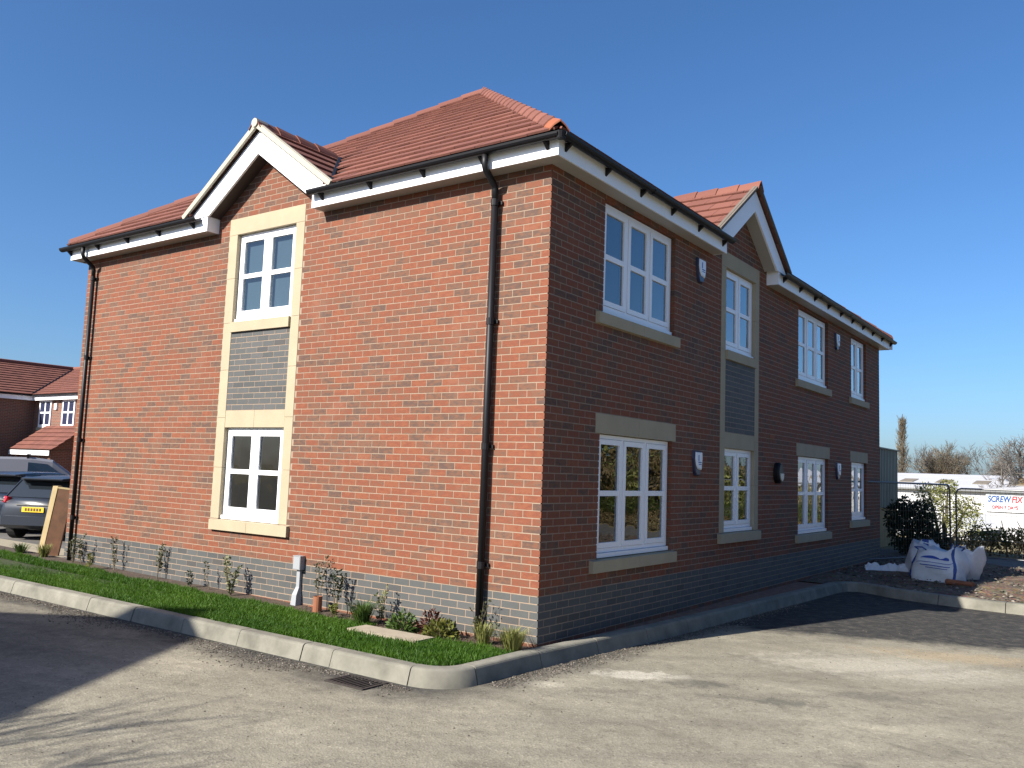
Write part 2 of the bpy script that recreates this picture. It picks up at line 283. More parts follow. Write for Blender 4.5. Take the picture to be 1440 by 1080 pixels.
# ------------------------------------------------------------------ mesh helpers
WL = {}
class MB:
    def __init__(s): s.v = []; s.f = []; s.m = []; s.a = []
    def poly(s, pts, mi=0, var=0.0):
        b = len(s.v); s.v += [tuple(p) for p in pts]; s.f.append(tuple(range(b, b+len(pts)))); s.m.append(mi); s.a.append(var)
    def mesh(s, pts, faces, mi=0, var=0.0):
        b = len(s.v); s.v += [tuple(p) for p in pts]
        for f in faces: s.f.append(tuple(b+i for i in f)); s.m.append(mi); s.a.append(var)
    def box(s, x0, x1, y0, y1, z0, z1, mi=0, var=0.0):
        if x0 > x1: x0, x1 = x1, x0
        if y0 > y1: y0, y1 = y1, y0
        if z0 > z1: z0, z1 = z1, z0
        s.mesh([(x0, y0, z0), (x1, y0, z0), (x1, y1, z0), (x0, y1, z0), (x0, y0, z1), (x1, y0, z1), (x1, y1, z1), (x0, y1, z1)],
               [(0, 3, 2, 1), (4, 5, 6, 7), (0, 1, 5, 4), (1, 2, 6, 5), (2, 3, 7, 6), (3, 0, 4, 7)], mi, var)
    def prism(s, pts, off, mi=0, var=0.0):
        """closed prism: polygon pts swept by vector off"""
        n = len(pts); pts = [Vector(p) for p in pts]; off = Vector(off)
        nrm = Vector((0, 0, 0))
        for i in range(n): nrm += (pts[i]-pts[0]).cross(pts[(i+1) % n]-pts[0])
        if nrm.dot(off) > 0: pts = pts[::-1]
        b = len(s.v); s.v += [tuple(p) for p in pts] + [tuple(p+off) for p in pts]
        fs = [tuple(range(n)), tuple(range(2*n-1, n-1, -1))] + [(i, i+n, (i+1) % n+n, (i+1) % n) for i in range(n)]
        for f in fs: s.f.append(tuple(b+i for i in f)); s.m.append(mi); s.a.append(var)
    def fbox(s, face, a0, a1, d0, d1, z0, z1, mi=0, var=0.0):
        if face == 'A': s.box(a0, a1, d0, d1, z0, z1, mi, var)
        else: s.box(-d1, -d0, a0, a1, z0, z1, mi, var)
    def tube(s, path, radii, n=8, cap=True, mi=0, var=0.0):
        path = [Vector(p) for p in path]
        if isinstance(radii, (int, float)): radii = [radii]*len(path)
        b = len(s.v); ref = None
        for i, p in enumerate(path):
            t = (path[min(i+1, len(path)-1)]-path[max(i-1, 0)]).normalized()
            if ref is None:
                ref = t.orthogonal().normalized()
            ref = (ref - t*ref.dot(t)).normalized(); q = t.cross(ref)
            for k in range(n):
                an = 2*math.pi*k/n; s.v.append(tuple(p+(ref*math.cos(an)+q*math.sin(an))*radii[i]))
        for i in range(len(path)-1):
            for k in range(n):
                s.f.append((b+i*n+k, b+i*n+(k+1) % n, b+(i+1)*n+(k+1) % n, b+(i+1)*n+k)); s.m.append(mi); s.a.append(var)
        if cap:
            s.f.append(tuple(b+k for k in range(n))[::-1]); s.m.append(mi); s.a.append(var)
            e = b+(len(path)-1)*n; s.f.append(tuple(e+k for k in range(n))); s.m.append(mi); s.a.append(var)
    def loft(s, rings, mi=0, var=0.0, cap=True):
        n = len(rings[0]); b = len(s.v)
        for r in rings: s.v += [tuple(p) for p in r]
        for i in range(len(rings)-1):
            for k in range(n):
                s.f.append((b+i*n+k, b+i*n+(k+1) % n, b+(i+1)*n+(k+1) % n, b+(i+1)*n+k)); s.m.append(mi); s.a.append(var)
        if cap:
            s.f.append(tuple(b+k for k in range(n))[::-1]); s.m.append(mi); s.a.append(var)
            e = b+(len(rings)-1)*n; s.f.append(tuple(e+k for k in range(n))); s.m.append(mi); s.a.append(var)
    def data(s, name, mats, smooth=False, off=None):
        me = bpy.data.meshes.new(name)
        vs = s.v if off is None else [(x-off[0], y-off[1], z-off[2]) for x, y, z in s.v]
        me.from_pydata(vs, [], s.f)
        for m in (mats if isinstance(mats, (list, tuple)) else [mats]): me.materials.append(M[m] if isinstance(m, str) else m)
        me.polygons.foreach_set('material_index', s.m)
        at = me.attributes.new('var', 'FLOAT', 'FACE'); at.data.foreach_set('value', s.a)
        if smooth: me.polygons.foreach_set('use_smooth', [True]*len(s.f))
        me.update(); return me
    def build(s, name, mats, parent=None, smooth=False, kind=None, at=None, label=None, local=False):
        pw = Vector((0, 0, 0)) if (parent is None or local) else WL[parent.name]
        loc = Vector((0, 0, 0)) if at is None else Vector(at)-pw
        o = bpy.data.objects.new(name, s.data(name, mats, smooth, (pw+loc) if not local else None)); COL.objects.link(o)
        o.location = loc if not local else (0, 0, 0)
        if parent: o.parent = parent
        WL[o.name] = pw+loc
        if kind: o['kind'] = kind
        if label: o['label'] = label
        return o
def thing(name, label, cat, loc=(0, 0, 0), group=None, rz=0.0):
    o = bpy.data.objects.new(name, None); COL.objects.link(o); o.location = loc; o.rotation_euler = (0, 0, rz)
    o.empty_display_size = 0.2; WL[o.name] = Vector(loc); tag(o, label, cat, group); return o
def tag(o, label, cat, group=None):
    o['label'] = label; o['category'] = cat
    if group: o['group'] = group
    return o
def link_copy(name, me, loc, parent, rot=None):
    o = bpy.data.objects.new(name, me); COL.objects.link(o); o.location = loc; o.parent = parent
    if rot: o.rotation_euler = rot
    return o
def clip(poly, nx, ny, c):
    """keep the part of a 2-D polygon where nx*x+ny*y <= c"""
    out = []
    for i in range(len(poly)):
        p, q = poly[i], poly[(i+1) % len(poly)]; dp = nx*p[0]+ny*p[1]-c; dq = nx*q[0]+ny*q[1]-c
        if dp <= 0: out.append(p)
        if (dp < 0) != (dq < 0) and abs(dp-dq) > 1e-12:
            t = dp/(dp-dq); out.append((p[0]+t*(q[0]-p[0]), p[1]+t*(q[1]-p[1])))
    return out
def area2(p): return abs(sum(p[i][0]*p[(i+1) % len(p)][1]-p[(i+1) % len(p)][0]*p[i][1] for i in range(len(p))))/2

# ================================================================== GROUND
def terr(x, y):
    t = min(1, max(0, (y-27)/20)) if x > -14 else 0.0
    if -20 < x <= -14: t = min(1, max(0, (y-27)/20))*(x+20)/6
    b = min(1, max(0, (x-11)/8)); b = b*b*(3-2*b)*3.0*min(1, max(0, (90-y)/30))
    return -0.03 - 2.6*t*t*(3-2*t)*(1-min(1, b)) + b
mb = MB(); xs = [-900, -400, -150, -80, -50, -35, -26] + [-22+2*i for i in range(24)] + [27, 30, 40, 60, 90, 150, 400, 900]
ys = [-300, -100, -50, -30, -20, -10, 0, 10, 18, 24] + [26+2*i for i in range(14)] + [60, 80, 120, 200, 400, 1500]
for i in range(len(xs)-1):
    for j in range(len(ys)-1):
        mb.poly([(x, y, terr(x, y)) for x, y in ((xs[i], ys[j]), (xs[i+1], ys[j]), (xs[i+1], ys[j+1]), (xs[i], ys[j+1]))])
mb.build('ground', 'terrain', kind='structure', smooth=True)
# carriageway of dusty tarmac
def line_pts(y): return 0.0
KB = [(0.135, -1.155), (0.16, -0.41), (0.25, 0.7), (0.36, 1.81), (0.45, 3.6), (0.56, 5.8), (0.66, 7.9)]
KF = [(0.72, 8.22), (0.90, 8.36), (1.15, 8.28), (1.5, 8.02), (2.03, 7.82), (2.78, 7.69), (3.38, 7.64), (4.4, 7.6), (5.5, 7.58), (9.0, 7.5), (16.0, 7.4)]
arc = [(-0.235+0.37*math.sin(a), -1.16-0.37*math.cos(a)) for a in [math.radians(d) for d in range(0, 91, 6)]]
mb = MB()
mb.poly([(-60, -40, 0), (40, -40, 0), (40, 7.35, 0), (9, 7.45, 0), (-0.05, 9.2, 0), (-0.3, 0, 0), (-0.3, -1.35, 0), (-60, -1.35, 0)])
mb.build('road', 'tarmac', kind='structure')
mb = MB(); mb.poly([(-60, 0.95, 0.004), (-9.5, 0.95, 0.004), (-9.5, 26, 0.004), (-60, 26, 0.004)]); mb.build('parking_yard', 'park_tarmac', kind='structure')
# planted island around the building
def gz(x): return 0.125 + max(0.0, -(x+3))*0.012
mb = MB()
XI = [-16+0.5*i for i in range(33)]
for i in range(len(XI)-1):
    a, b = XI[i], XI[i+1]
    mb.poly([(a, -1.45, 0.13), (b, -1.45, 0.13), (b, -0.34, gz(b)), (a, -0.34, gz(a))], 0)
    if b <= -1.9+1e-6: mb.poly([(a, -0.34, gz(a)), (b, -0.34, gz(b)), (b, 0.03, gz(b)), (a, 0.03, gz(a))], 1)
    else: mb.poly([(a, -0.34, gz(a)), (b, -0.34, gz(b)), (b, 0.03, gz(b)-0.01), (a, 0.03, gz(a)-0.01)], 1)
mb.poly([(0, -1.4, 0.128), (0.14, -1.1, 0.128), (0.1, -0.36, 0.122), (0, -0.34, 0.125)], 0)
mb.build('lawn_soil', ['turf_soil', 'soil'], kind='structure')
mb = MB()
kb2 = [(0.0, -0.34)] + [(x-0.06, y) for x, y in KB[1:]] + [(0.66, 8.2)]
for i in range(len(kb2)-1):
    (x0, y0), (x1, y1) = kb2[i], kb2[i+1]; mb.poly([(-0.05, y0, 0.10), (x0, y0, 0.10), (x1, y1, 0.10), (-0.05, y1, 0.10)])
mb.build('planting_strip', 'haunch', kind='structure')
# rubble ground beyond the far kerb
mb = MB(); NX, NY = 46, 30
def rz_(x, y): return 0.105 + 0.05*math.sin(x*2.3+y*1.1)*math.sin(y*1.9-x*0.7) + RND.uniform(-0.018, 0.018)
grid = {}
def kfy(x):
    pts = [(-0.6, 9.0), (0.0, 8.75)] + KF
    for (x0, y0), (x1, y1) in zip(pts, pts[1:]):
        if x0 <= x <= x1: return y0+(y1-y0)*(x-x0)/(x1-x0)+0.1
    return 7.5
for i in range(NX+1):
    x = -0.5+17*(i/NX)**1.5
    for j in range(NY+1):
        y0 = kfy(x) if x > 0.6 else 8.02; t = j/NY; y = y0+(15.4-y0)*t
        z = rz_(x, y) if 0 < j < NY else (0.12 if j == 0 else -0.02)
        grid[i, j] = (x, y, z)
for i in range(NX):
    for j in range(NY): mb.poly([grid[i, j], grid[i+1, j], grid[i+1, j+1], grid[i, j+1]])
mb.build('rubble_ground', 'rubble', kind='structure', smooth=True)
mb = MB(); mb.poly([(-3, 15.5, 0.0), (40, 14.8, 0.0), (40, 18.6, 0.0), (-3, 19.3, 0.0)]); mb.build('lane', 'park_tarmac', kind='structure')

# kerbs, stone by stone
def poly_len(pts):
    s = [0]
    for a, b in zip(pts, pts[1:]): s.append(s[-1]+math.dist(a, b))
    return s
def at_len(pts, s, d):
    d = max(0, min(s[-1], d)); i = min(max(1, bisect.bisect_left(s, d)), len(s)-1)
    t = (d-s[i-1])/(s[i]-s[i-1]); p = Vector(pts[i-1]).lerp(Vector(pts[i]), t); tg = (Vector(pts[i])-Vector(pts[i-1])).normalized(); return p, tg
PROF = [(-0.125, -0.12), (-0.125, 0.146), (-0.118, 0.15), (-0.018, 0.15), (-0.004, 0.147), (0.008, 0.139), (0.016, 0.126), (0.052, 0.0), (0.055, -0.12)]
def kerb_run(parent, pts, cuts, jit=0.003, step=0.16, smooth=False):
    s = poly_len(pts)
    for d0, d1 in zip(cuts, cuts[1:]):
        n = max(1, int((d1-d0)/step)); rings = []
        dz = RND.uniform(-jit, jit); do = RND.uniform(-jit, jit)
        for k in range(n+1):
            d = d0+0.005+(d1-d0-0.01)*k/n
            p, tg = at_len(pts, s, d); pa, ta = at_len(pts, s, d-0.03); pb, tb = at_len(pts, s, d+0.03)
            tg = (ta+tb).normalized(); nr = Vector((tg.y, -tg.x))
            rings.append([(p.x+nr.x*(o+do), p.y+nr.y*(o+do), z+dz) for o, z in PROF])
        mb = MB(); mb.loft(rings); ob_ = mb.build('kerb_stone', 'kerb', parent)
        if smooth:
            for p_ in ob_.data.polygons[:-2]: p_.use_smooth = True
            ob_.data.set_sharp_from_angle(angle=math.radians(28))
kerb = bpy.data.objects.new('kerb', None); COL.objects.link(kerb); kerb['kind'] = 'structure'; WL['kerb'] = Vector((0, 0, 0))
ka = [(-16.0, -1.55), (-0.235, -1.53)]; la = poly_len(ka)[-1]
cuts = [la, la-0.94, la-1.33]
while cuts[-1] > 0.9: cuts.append(cuts[-1]-0.93)
kerb_run(kerb, ka, sorted(cuts))
kc = [arc[0], *arc[1:]]; kerb_run(kerb, kc, [0, poly_len(kc)[-1]], 0.0, 0.05, True)
kb = [KB[0]] + KB[1:] + KF; lb = poly_len(kb)[-1]
cuts = [0]; 
while cuts[-1] < lb-0.95: cuts.append(cuts[-1]+0.925)
kerb_run(kerb, kb, cuts+[lb])

# ================================================================== MAIN BUILDING
LA, LB = 8.94, 13.99
ZP, ZW = 0.60, 4.94
bld = thing('brick_building', 'two storey red brick building with grey brick base, white windows and hipped red tile roof', 'building', (0, 0, 0))
def P3(face, a, d, z): return (a, d, z) if face == 'A' else (-d, a, z)
GC = {'A': -4.50, 'B': 5.26}                       # gable centre lines
SLOPE = 0.705; ZE = 5.17; EV = 0.25; GH = 1.46; ZG = ZE+SLOPE*GH   # roof geometry
# openings: (a0,a1,z0,z1) holes in the brick skin; windows with their number of casements
STRIP = {'A': (-5.268, -3.739, -5.096, -3.898), 'B': (4.495, 6.03, 4.665, 5.865)}
WIN = []       # face,a0,a1,z0,z1,n,blind
HOLE = {'A': [], 'B': []}; CORE = {'A': [], 'B': []}
for f in 'AB':
    o0, o1, i0, i1 = STRIP[f]
    HOLE[f].append((o0, o1, 1.05, 5.10)); HOLE[f].append((o0, o1+0.05, 0.9, 1.05)) if f == 'A' else HOLE[f].append((o0-0.05, o1+0.04, 0.9, 1.05))
    CORE[f] += [(i0-0.02, i1+0.02, 1.0, 2.27), (i0-0.02, i1+0.02, 3.62, 4.89)]
    WIN += [(f, i0, i1, 1.05, 2.25, 2, False), (f, i0, i1, 3.66, 4.875, 2, True)]
for (a0, a1, n, sb) in ((1.11, 2.93, 3, 0.75), (8.02, 9.83, 3, 0.75), (11.54, 12.76, 2, 0.9)):
    HOLE['B'] += [(a0, a1, sb, 2.25), (a0-0.1, a1+0.1, 2.25, 2.475), (a0-0.16, a1+0.1, sb, sb+0.15), (a0, a1, 3.45, 4.875), (a0-0.16, a1+0.1, 3.45, 3.6)]
    CORE['B'] += [(a0-0.02, a1+0.02, sb+0.11, 2.27), (a0-0.02, a1+0.02, 3.56, 4.89)]
    WIN += [('B', a0, a1, sb+0.15, 2.25, n, False), ('B', a0, a1, 3.6, 4.875, n, True)]
# mortar core with real openings
mb = MB()
def core_wall(face, length, d, gable=True):
    s = -1 if face == 'A' else 1
    lo, hi = (-length+0.01, -0.012) if face == 'A' else (0.012, length-0.01)
    xs = sorted({lo, hi, *[v for h in CORE[face] for v in h[:2]]}); zs = sorted({-0.1, ZW+0.1, *[v for h in CORE[face] for v in h[2:]]})
    for x0, x1 in zip(xs, xs[1:]):
        for z0, z1 in zip(zs, zs[1:]):
            cx, cz = (x0+x1)/2, (z0+z1)/2
            if any(h[0] < cx < h[1] and h[2] < cz < h[3] for h in CORE[face]): continue
            q = [P3(face, x0, d, z0), P3(face, x1, d, z0), P3(face, x1, d, z1), P3(face, x0, d, z1)]
            mb.poly(q)
    for h in CORE[face]:           # reveals
        for (p, q) in (((h[0], h[2]), (h[0], h[3])), ((h[1], h[2]), (h[1], h[3])), ((h[0], h[2]), (h[1], h[2])), ((h[0], h[3]), (h[1], h[3]))):
            mb.poly([P3(face, p[0], d, p[1]), P3(face, q[0], d, q[1]), P3(face, q[0], 0.30, q[1]), P3(face, p[0], 0.30, p[1])])
    c = GC[face]; w = 1.24
    mb.poly([P3(face, c-w, d, ZW+0.1), P3(face, c+w, d, ZW+0.1), P3(face, c+w, d, ZG-0.1-SLOPE*w), P3(face, c, d, ZG-0.1), P3(face, c-w, d, ZG-0.1-SLOPE*w)])
core_wall('A', LA, 0.0016); core_wall('B', LB, 0.0008)
mb.box(-LA+0.004, -LA+0.3, 0.01, LB-0.01, -0.1, ZW+0.1); mb.box(-LA+0.31, -0.31, LB-0.3, LB-0.004, -0.1, ZW+0.1)
mb.build('wall', 'mortar', bld)
# brick skin
VB = 12
bricks = {'red_brick': [], 'grey_brick': []}        # rect pieces
def vis_score(face, a, z, w):
    p = Vector(P3(face, a, 0, z)); v = CAM-p; n = Vector((0, -1, 0)) if face == 'A' else Vector((1, 0, 0))
    return w*max(0, v.normalized().dot(n))/v.length_squared
def subtract(iv, holes):
    out = [iv]
    for h0, h1 in holes:
        nx = []
        for a, b in out:
            if h1 <= a or h0 >= b: nx.append((a, b)); continue
            if h0 > a: nx.append((a, h0-0.006))
            if h1 < b: nx.append((h1+0.006, b))
        out = nx
    return [(a, b) for a, b in out if b-a > 0.025]
def rvar(kind, a=0.0, z=0.0):
    if kind == 'red_brick':
        t = RND.random()+0.10*math.sin(a*1.3+2)*math.sin(z*1.7+1)+0.07*math.sin(a*2.9+z*2.3)
        v = RND.gauss(0.2, 0.12) if t < 0.47 else (RND.gauss(0.52, 0.12) if t < 0.74 else RND.gauss(0.82, 0.09))
    else: v = RND.gauss(0.4, 0.25)
    return int(max(0, min(0.999, v))*VB)
polys = []       # clipped pieces of the gables
KMAX = 58
for k in range(-8, KMAX):
    z0 = ZP+0.075*k+0.005; z1 = z0+0.065
    kind = 'grey_brick' if -6 <= k < 0 else 'red_brick'
    odd = k % 2
    for face, length in (('A', LA), ('B', LB)):
        # stretcher bond, corner brick alternates; positions measured from the corner
        first = 0.215 if (face == 'A') == (odd == 0) else 0.1025
        segs = [(0.0, first)]; t = first+0.01
        while t < length: segs.append((t, min(t+0.215, length))); t += 0.225
        hs = [(h[0], h[1]) for h in HOLE[face] if h[2] < (z0+z1)/2 < h[3]]
        for n, (t0, t1) in enumerate(segs):
            if n == 0:
                if face == 'A': bricks[kind].append(('C', odd, z0, rvar(kind)))
                continue
            a0, a1 = (-t1, -t0) if face == 'A' else (t0, t1)
            for b0, b1 in subtract((a0, a1), hs): bricks[kind].append((face, b0, b1, z0, rvar(kind, b0+(7 if face == 'B' else 0), z0)))
# grey panels between the window pairs
for face in 'AB':
    i0, i1 = STRIP[face][2:]
    for k in range(25, 39):
        z0 = ZP+0.075*k+0.005; t = i0+0.004-(0.1125 if k % 2 else 0)
        while t < i1:
            a0, a1 = max(t, i0+0.004), min(t+0.215, i1-0.004)
            if a1-a0 > 0.02: bricks['grey_brick'].append((face, a0, a1, z0, rvar('grey_brick')))
            t += 0.225
def brick_box(mb, x0, x1, y0, y1, z0, var): mb.box(x0, x1, y0, y1, z0, z0+0.065, 0, (var+0.5)/VB)
cache = {}
def brick_mesh(kind, sx, sy, var):
    key = (kind, round(sx, 3), round(sy, 3), var)
    if key not in cache:
        m = MB(); m.box(-sx/2, sx/2, -sy/2, sy/2, 0, 0.065, 0, (var+0.5)/VB); cache[key] = m.data(kind, kind)
    return cache[key]
for kind, lst in bricks.items():
    sized = []
    for b in lst:
        if b[0] == 'C':
            _, odd, z0, v = b; sx, sy = (0.215, 0.1025) if odd == 0 else (0.1025, 0.215)
            sc_ = vis_score('A', -sx/2, z0, sx)+vis_score('B', sy/2, z0, sy); box = (-sx, 0.0, 0.0, sy)
        else:
            f, a0, a1, z0, v = b; sc_ = vis_score(f, (a0+a1)/2, z0, a1-a0)
            box = (a0, a1, 0.0, 0.09) if f == 'A' else (-0.09, 0.0, a0, a1)
        full = abs((b[2]-b[1])-0.215) < 1e-4 if b[0] != 'C' else True
        j = RND.uniform(-0.0012, 0.0)
        if b[0] == 'A': box = (box[0], box[1], box[2]+j, box[3]+j)
        elif b[0] == 'B': box = (box[0]-j, box[1]-j, box[2], box[3])
        sized.append((sc_ if full else 0, box, z0+RND.uniform(-0.001, 0.001), v))
    sized.sort(key=lambda t: -t[0])
    mb = MB()
    for n, (s_, (x0, x1, y0, y1), z0, v) in enumerate(sized):
        if n < 300: link_copy(kind, brick_mesh(kind, x1-x0, y1-y0, v), ((x0+x1)/2, (y0+y1)/2, z0), bld)
        else: brick_box(mb, x0, x1, y0, y1, z0, v)
    if kind == 'red_brick':
        # gable peaks: bricks cut to the rake
        for face in 'AB':
            c = GC[face]; k = KMAX
            while ZP+0.075*k < ZG-0.1:
                z0 = ZP+0.075*k+0.005; t = c-1.3-(0.1125 if k % 2 else 0)
                while t < c+1.3:
                    pl = [(t, z0), (t+0.215, z0), (t+0.215, z0+0.065), (t, z0+0.065)]
                    for sgn in (1, -1): pl = clip(pl, sgn*SLOPE, 1, ZG-0.14+sgn*SLOPE*c) if len(pl) > 2 else pl
                    hs = [(h[0], h[1]) for h in HOLE[face] if h[2] < z0+0.03 < h[3]]
                    if hs and len(pl) > 2:
                        for iv in subtract((t, t+0.215), hs):
                            q = clip(clip(pl, 1, 0, iv[1]), -1, 0, -iv[0]) if iv else []
                            if len(q) > 2 and area2(q) > 1e-4: mb.prism([P3(face, a, 0, z) for a, z in q], P3(face, 0, 0.09, 0), 0, (rvar(kind)+0.5)/VB)
                    elif len(pl) > 2 and area2(pl) > 1e-4:
                        mb.prism([P3(face, a, 0, z) for a, z in pl], P3(face, 0, 0.09, 0), 0, (rvar(kind)+0.5)/VB)
                    t += 0.225
                k += 1
        # far side walls
        for k in range(-8, KMAX):
            z0 = ZP+0.075*k+0.005; y = 0.10-(0.1125 if k % 2 else 0)
            while y < LB: mb.box(-LA, -LA+0.09, max(0.1, y), min(LB, y+0.215), z0, z0+0.065, 0, (rvar(kind)+0.5)/VB); y += 0.225
    mb.build(kind, kind, bld, kind='stuff')
# cast stone surrounds
def stone(face, a0, a1, d0, d1, z0, z1, name): m = MB(); m.fbox(face, a0, a1, d0, d1, z0, z1); m.build(name, 'stone', bld)
J = 0.004
for f in 'AB':
    o0, o1, i0, i1 = STRIP[f]
    zc = [1.05, 1.72, 2.38, 3.02, 3.66, 4.27, 4.875]
    for z0, z1 in zip(zc, zc[1:]):
        stone(f, o0, i0, -0.004, 0.12, z0+J/2, z1-J/2, 'jamb_stone'); stone(f, i1, o1, -0.004, 0.12, z0+J/2, z1-J/2, 'jamb_stone')
    stone(f, o0, o1, -0.004, 0.12, 4.875+J/2, 5.10, 'lintel')
    c = (i0+i1)/2
    for a0, a1 in ((i0+J, c-J/2), (c+J/2, i1-J)):
        stone(f, a0, a1, -0.002, 0.12, 2.25, 2.475-J, 'lintel')
    stone(f, i0+J, i1-J, -0.035, 0.14, 3.525, 3.66, 'sill')
    s0, s1 = (o0+0.035, o1+0.055) if f == 'A' else (o0-0.05, o1+0.03)
    c = (s0+s1)/2
    for a0, a1 in ((s0, c-J/2), (c+J/2, s1)):
        m = MB(); m.prism([P3(f, a0, -0.05, 0.905), P3(f, a0, 0.14, 0.905), P3(f, a0, 0.14, 1.05), P3(f, a0, -0.05, 1.035)], P3(f, a1-a0, 0, 0)); m.build('sill', 'stone', bld)
for (a0, a1, sb) in ((1.11, 2.93, 0.75), (8.02, 9.83, 0.75), (11.54, 12.76, 0.9)):
    c = (a0+a1)/2
    for x0, x1 in ((a0-0.1, c-J/2), (c+J/2, a1+0.1)): stone('B', x0, x1, -0.006, 0.12, 2.255, 2.47, 'lintel')
    for z0 in (sb, 3.45):
        parts = ((a0-0.155, c-J/2), (c+J/2, a1+0.1)) if a1-a0 > 1.5 else ((a0-0.155, a1+0.1),)
        for x0, x1 in parts:
            m = MB(); m.prism([P3('B', x0, -0.05, z0+0.005), P3('B', x0, 0.14, z0+0.005), P3('B', x0, 0.14, z0+0.15), P3('B', x0, -0.05, z0+0.13)], P3('B', x1-x0, 0, 0)); m.build('sill', 'stone', bld)
# windows
def window(face, a0, a1, z0, z1, n, blind):
    d = 0.055; w = MB(); e = 0.004
    a0 += e; a1 -= e; z1 -= e; fr = 0.045; cill = 0.05
    w.fbox(face, a0, a0+fr, d, d+0.07, z0+cill, z1); w.fbox(face, a1-fr, a1, d, d+0.07, z0+cill, z1)
    w.fbox(face, a0+fr, a1-fr, d, d+0.07, z1-fr, z1); w.fbox(face, a0+fr, a1-fr, d, d+0.07, z0+cill, z0+cill+fr)
    w.fbox(face, a0, a1, d-0.03, d+0.07, z0, z0+cill-0.004)
    cw = (a1-a0-2*fr)/n
    for i in range(1, n): w.fbox(face, a0+fr+cw*i-0.022, a0+fr+cw*i+0.022, d, d+0.07, z0+cill+fr, z1-fr)
    ob = w.build('window', 'upvc', bld)
    zb, zt = z0+cill+fr, z1-fr
    for i in range(n):
        b0 = a0+fr+cw*i+(0.022 if i else 0)+0.004; b1 = a0+fr+cw*(i+1)-(0.022 if i < n-1 else 0)-0.004
        y0, y1 = zb+0.004, zt-0.004; s = 0.058; ds = d-0.008
        m = MB()
        m.fbox(face, b0, b0+s, ds, ds+0.05, y0, y1); m.fbox(face, b1-s, b1, ds, ds+0.05, y0, y1)
        m.fbox(face, b0+s, b1-s, ds, ds+0.05, y0, y0+s); m.fbox(face, b0+s, b1-s, ds, ds+0.05, y1-s, y1)
        zm = (y0+y1)/2; g = 0.03
        m.fbox(face, b0+s, b1-s, ds+0.004, ds+0.046, zm-g, zm+g)
        m.build('sash', 'upvc', ob)
        for q0, q1 in ((y0+s, zm-g), (zm+g, y1-s)):
            p = MB(); tl = RND.uniform(-0.0015, 0.0015)
            c4 = [P3(face, b0+s-0.004, ds+0.022+tl, q0-0.004), P3(face, b1-s+0.004, ds+0.022-tl, q0-0.004), P3(face, b1-s+0.004, ds+0.022-tl, q1+0.004), P3(face, b0+s-0.004, ds+0.022+tl, q1+0.004)]
            p.poly(c4 if face == 'A' else c4); p.build('pane', 'glass', ob)
    if blind:
        m = MB(); m.fbox(face, a0+0.03, a1-0.03, 0.118, 0.122, z0+RND.choice((0.1, 0.12, 0.16)), z1-0.02); m.build('blind', 'blind', ob)
for w_ in WIN: window(*w_)
# rooms behind the glass
mb = MB()
IN = 0.301
for zf, zc_ in ((0.5, 2.62), (2.78, 5.05)):
    x0, x1, y0, y1 = -LA+IN, -IN, IN, LB-IN
    mb.poly([(x0, y0, zf), (x1, y0, zf), (x1, y1, zf), (x0, y1, zf)], 1); mb.poly([(x0, y0, zc_), (x0, y1, zc_), (x1, y1, zc_), (x1, y0, zc_)], 0)
    for (p, q) in (((-4.9+1.9, IN), (-3.0, 4.2)), ((-LA+IN, 4.2), (-0.305, 4.2)), ((-6.4, IN), (-6.4, 4.2)), ((-3.6, 4.2), (-3.6, LB-IN)), ((-3.6, 7.0), (-0.305, 7.0)), ((-3.6, 10.8), (-0.305, 10.8))):
        mb.poly([(*p, zf), (*q, zf), (*q, zc_), (*p, zc_)], 0)
mb.build('interior', ['interior', 'int_floor'], bld)

# ---------------------------------------------------------------- roof
UP = Vector((0, 0, 1))
HW = LA/2; APX = Vector((-HW, HW, ZE+SLOPE*(HW+EV))); APB = Vector((-HW, LB-HW, APX.z))
eA0, eA1 = Vector((-LA-EV, -EV, ZE)), Vector((EV, -EV, ZE)); eB1 = Vector((EV, LB+EV, ZE)); eL1 = Vector((-LA-EV, LB+EV, ZE))
def drop(v, d=0.045): return (v.x, v.y, v.z-d)
mb = MB()
def notch(f):
    c = GC[f]; return [drop(Vector(P3(f, c-GH, -EV, ZE))), drop(Vector(P3(f, c, GH-EV, ZG))), drop(Vector(P3(f, c+GH, -EV, ZE)))]
mb.poly([drop(eA0), *notch('A'), drop(eA1), drop(APX)]); mb.poly([drop(eA1), *notch('B'), drop(eB1), drop(APB), drop(APX)])
mb.poly([drop(eB1), drop(eL1), drop(APB)]); mb.poly([drop(eL1), drop(eA0), drop(APX), drop(APB)])
for f in 'AB':
    c = GC[f]; n = -EV+0.02
    for s in (-1, 1):
        q = [P3(f, c, n, ZG-0.045), P3(f, c+s*GH, n, ZE-0.045), P3(f, c, GH-EV, ZG-0.045)]
        mb.poly(q)
roof = mb.build('roof', 'deck', bld)
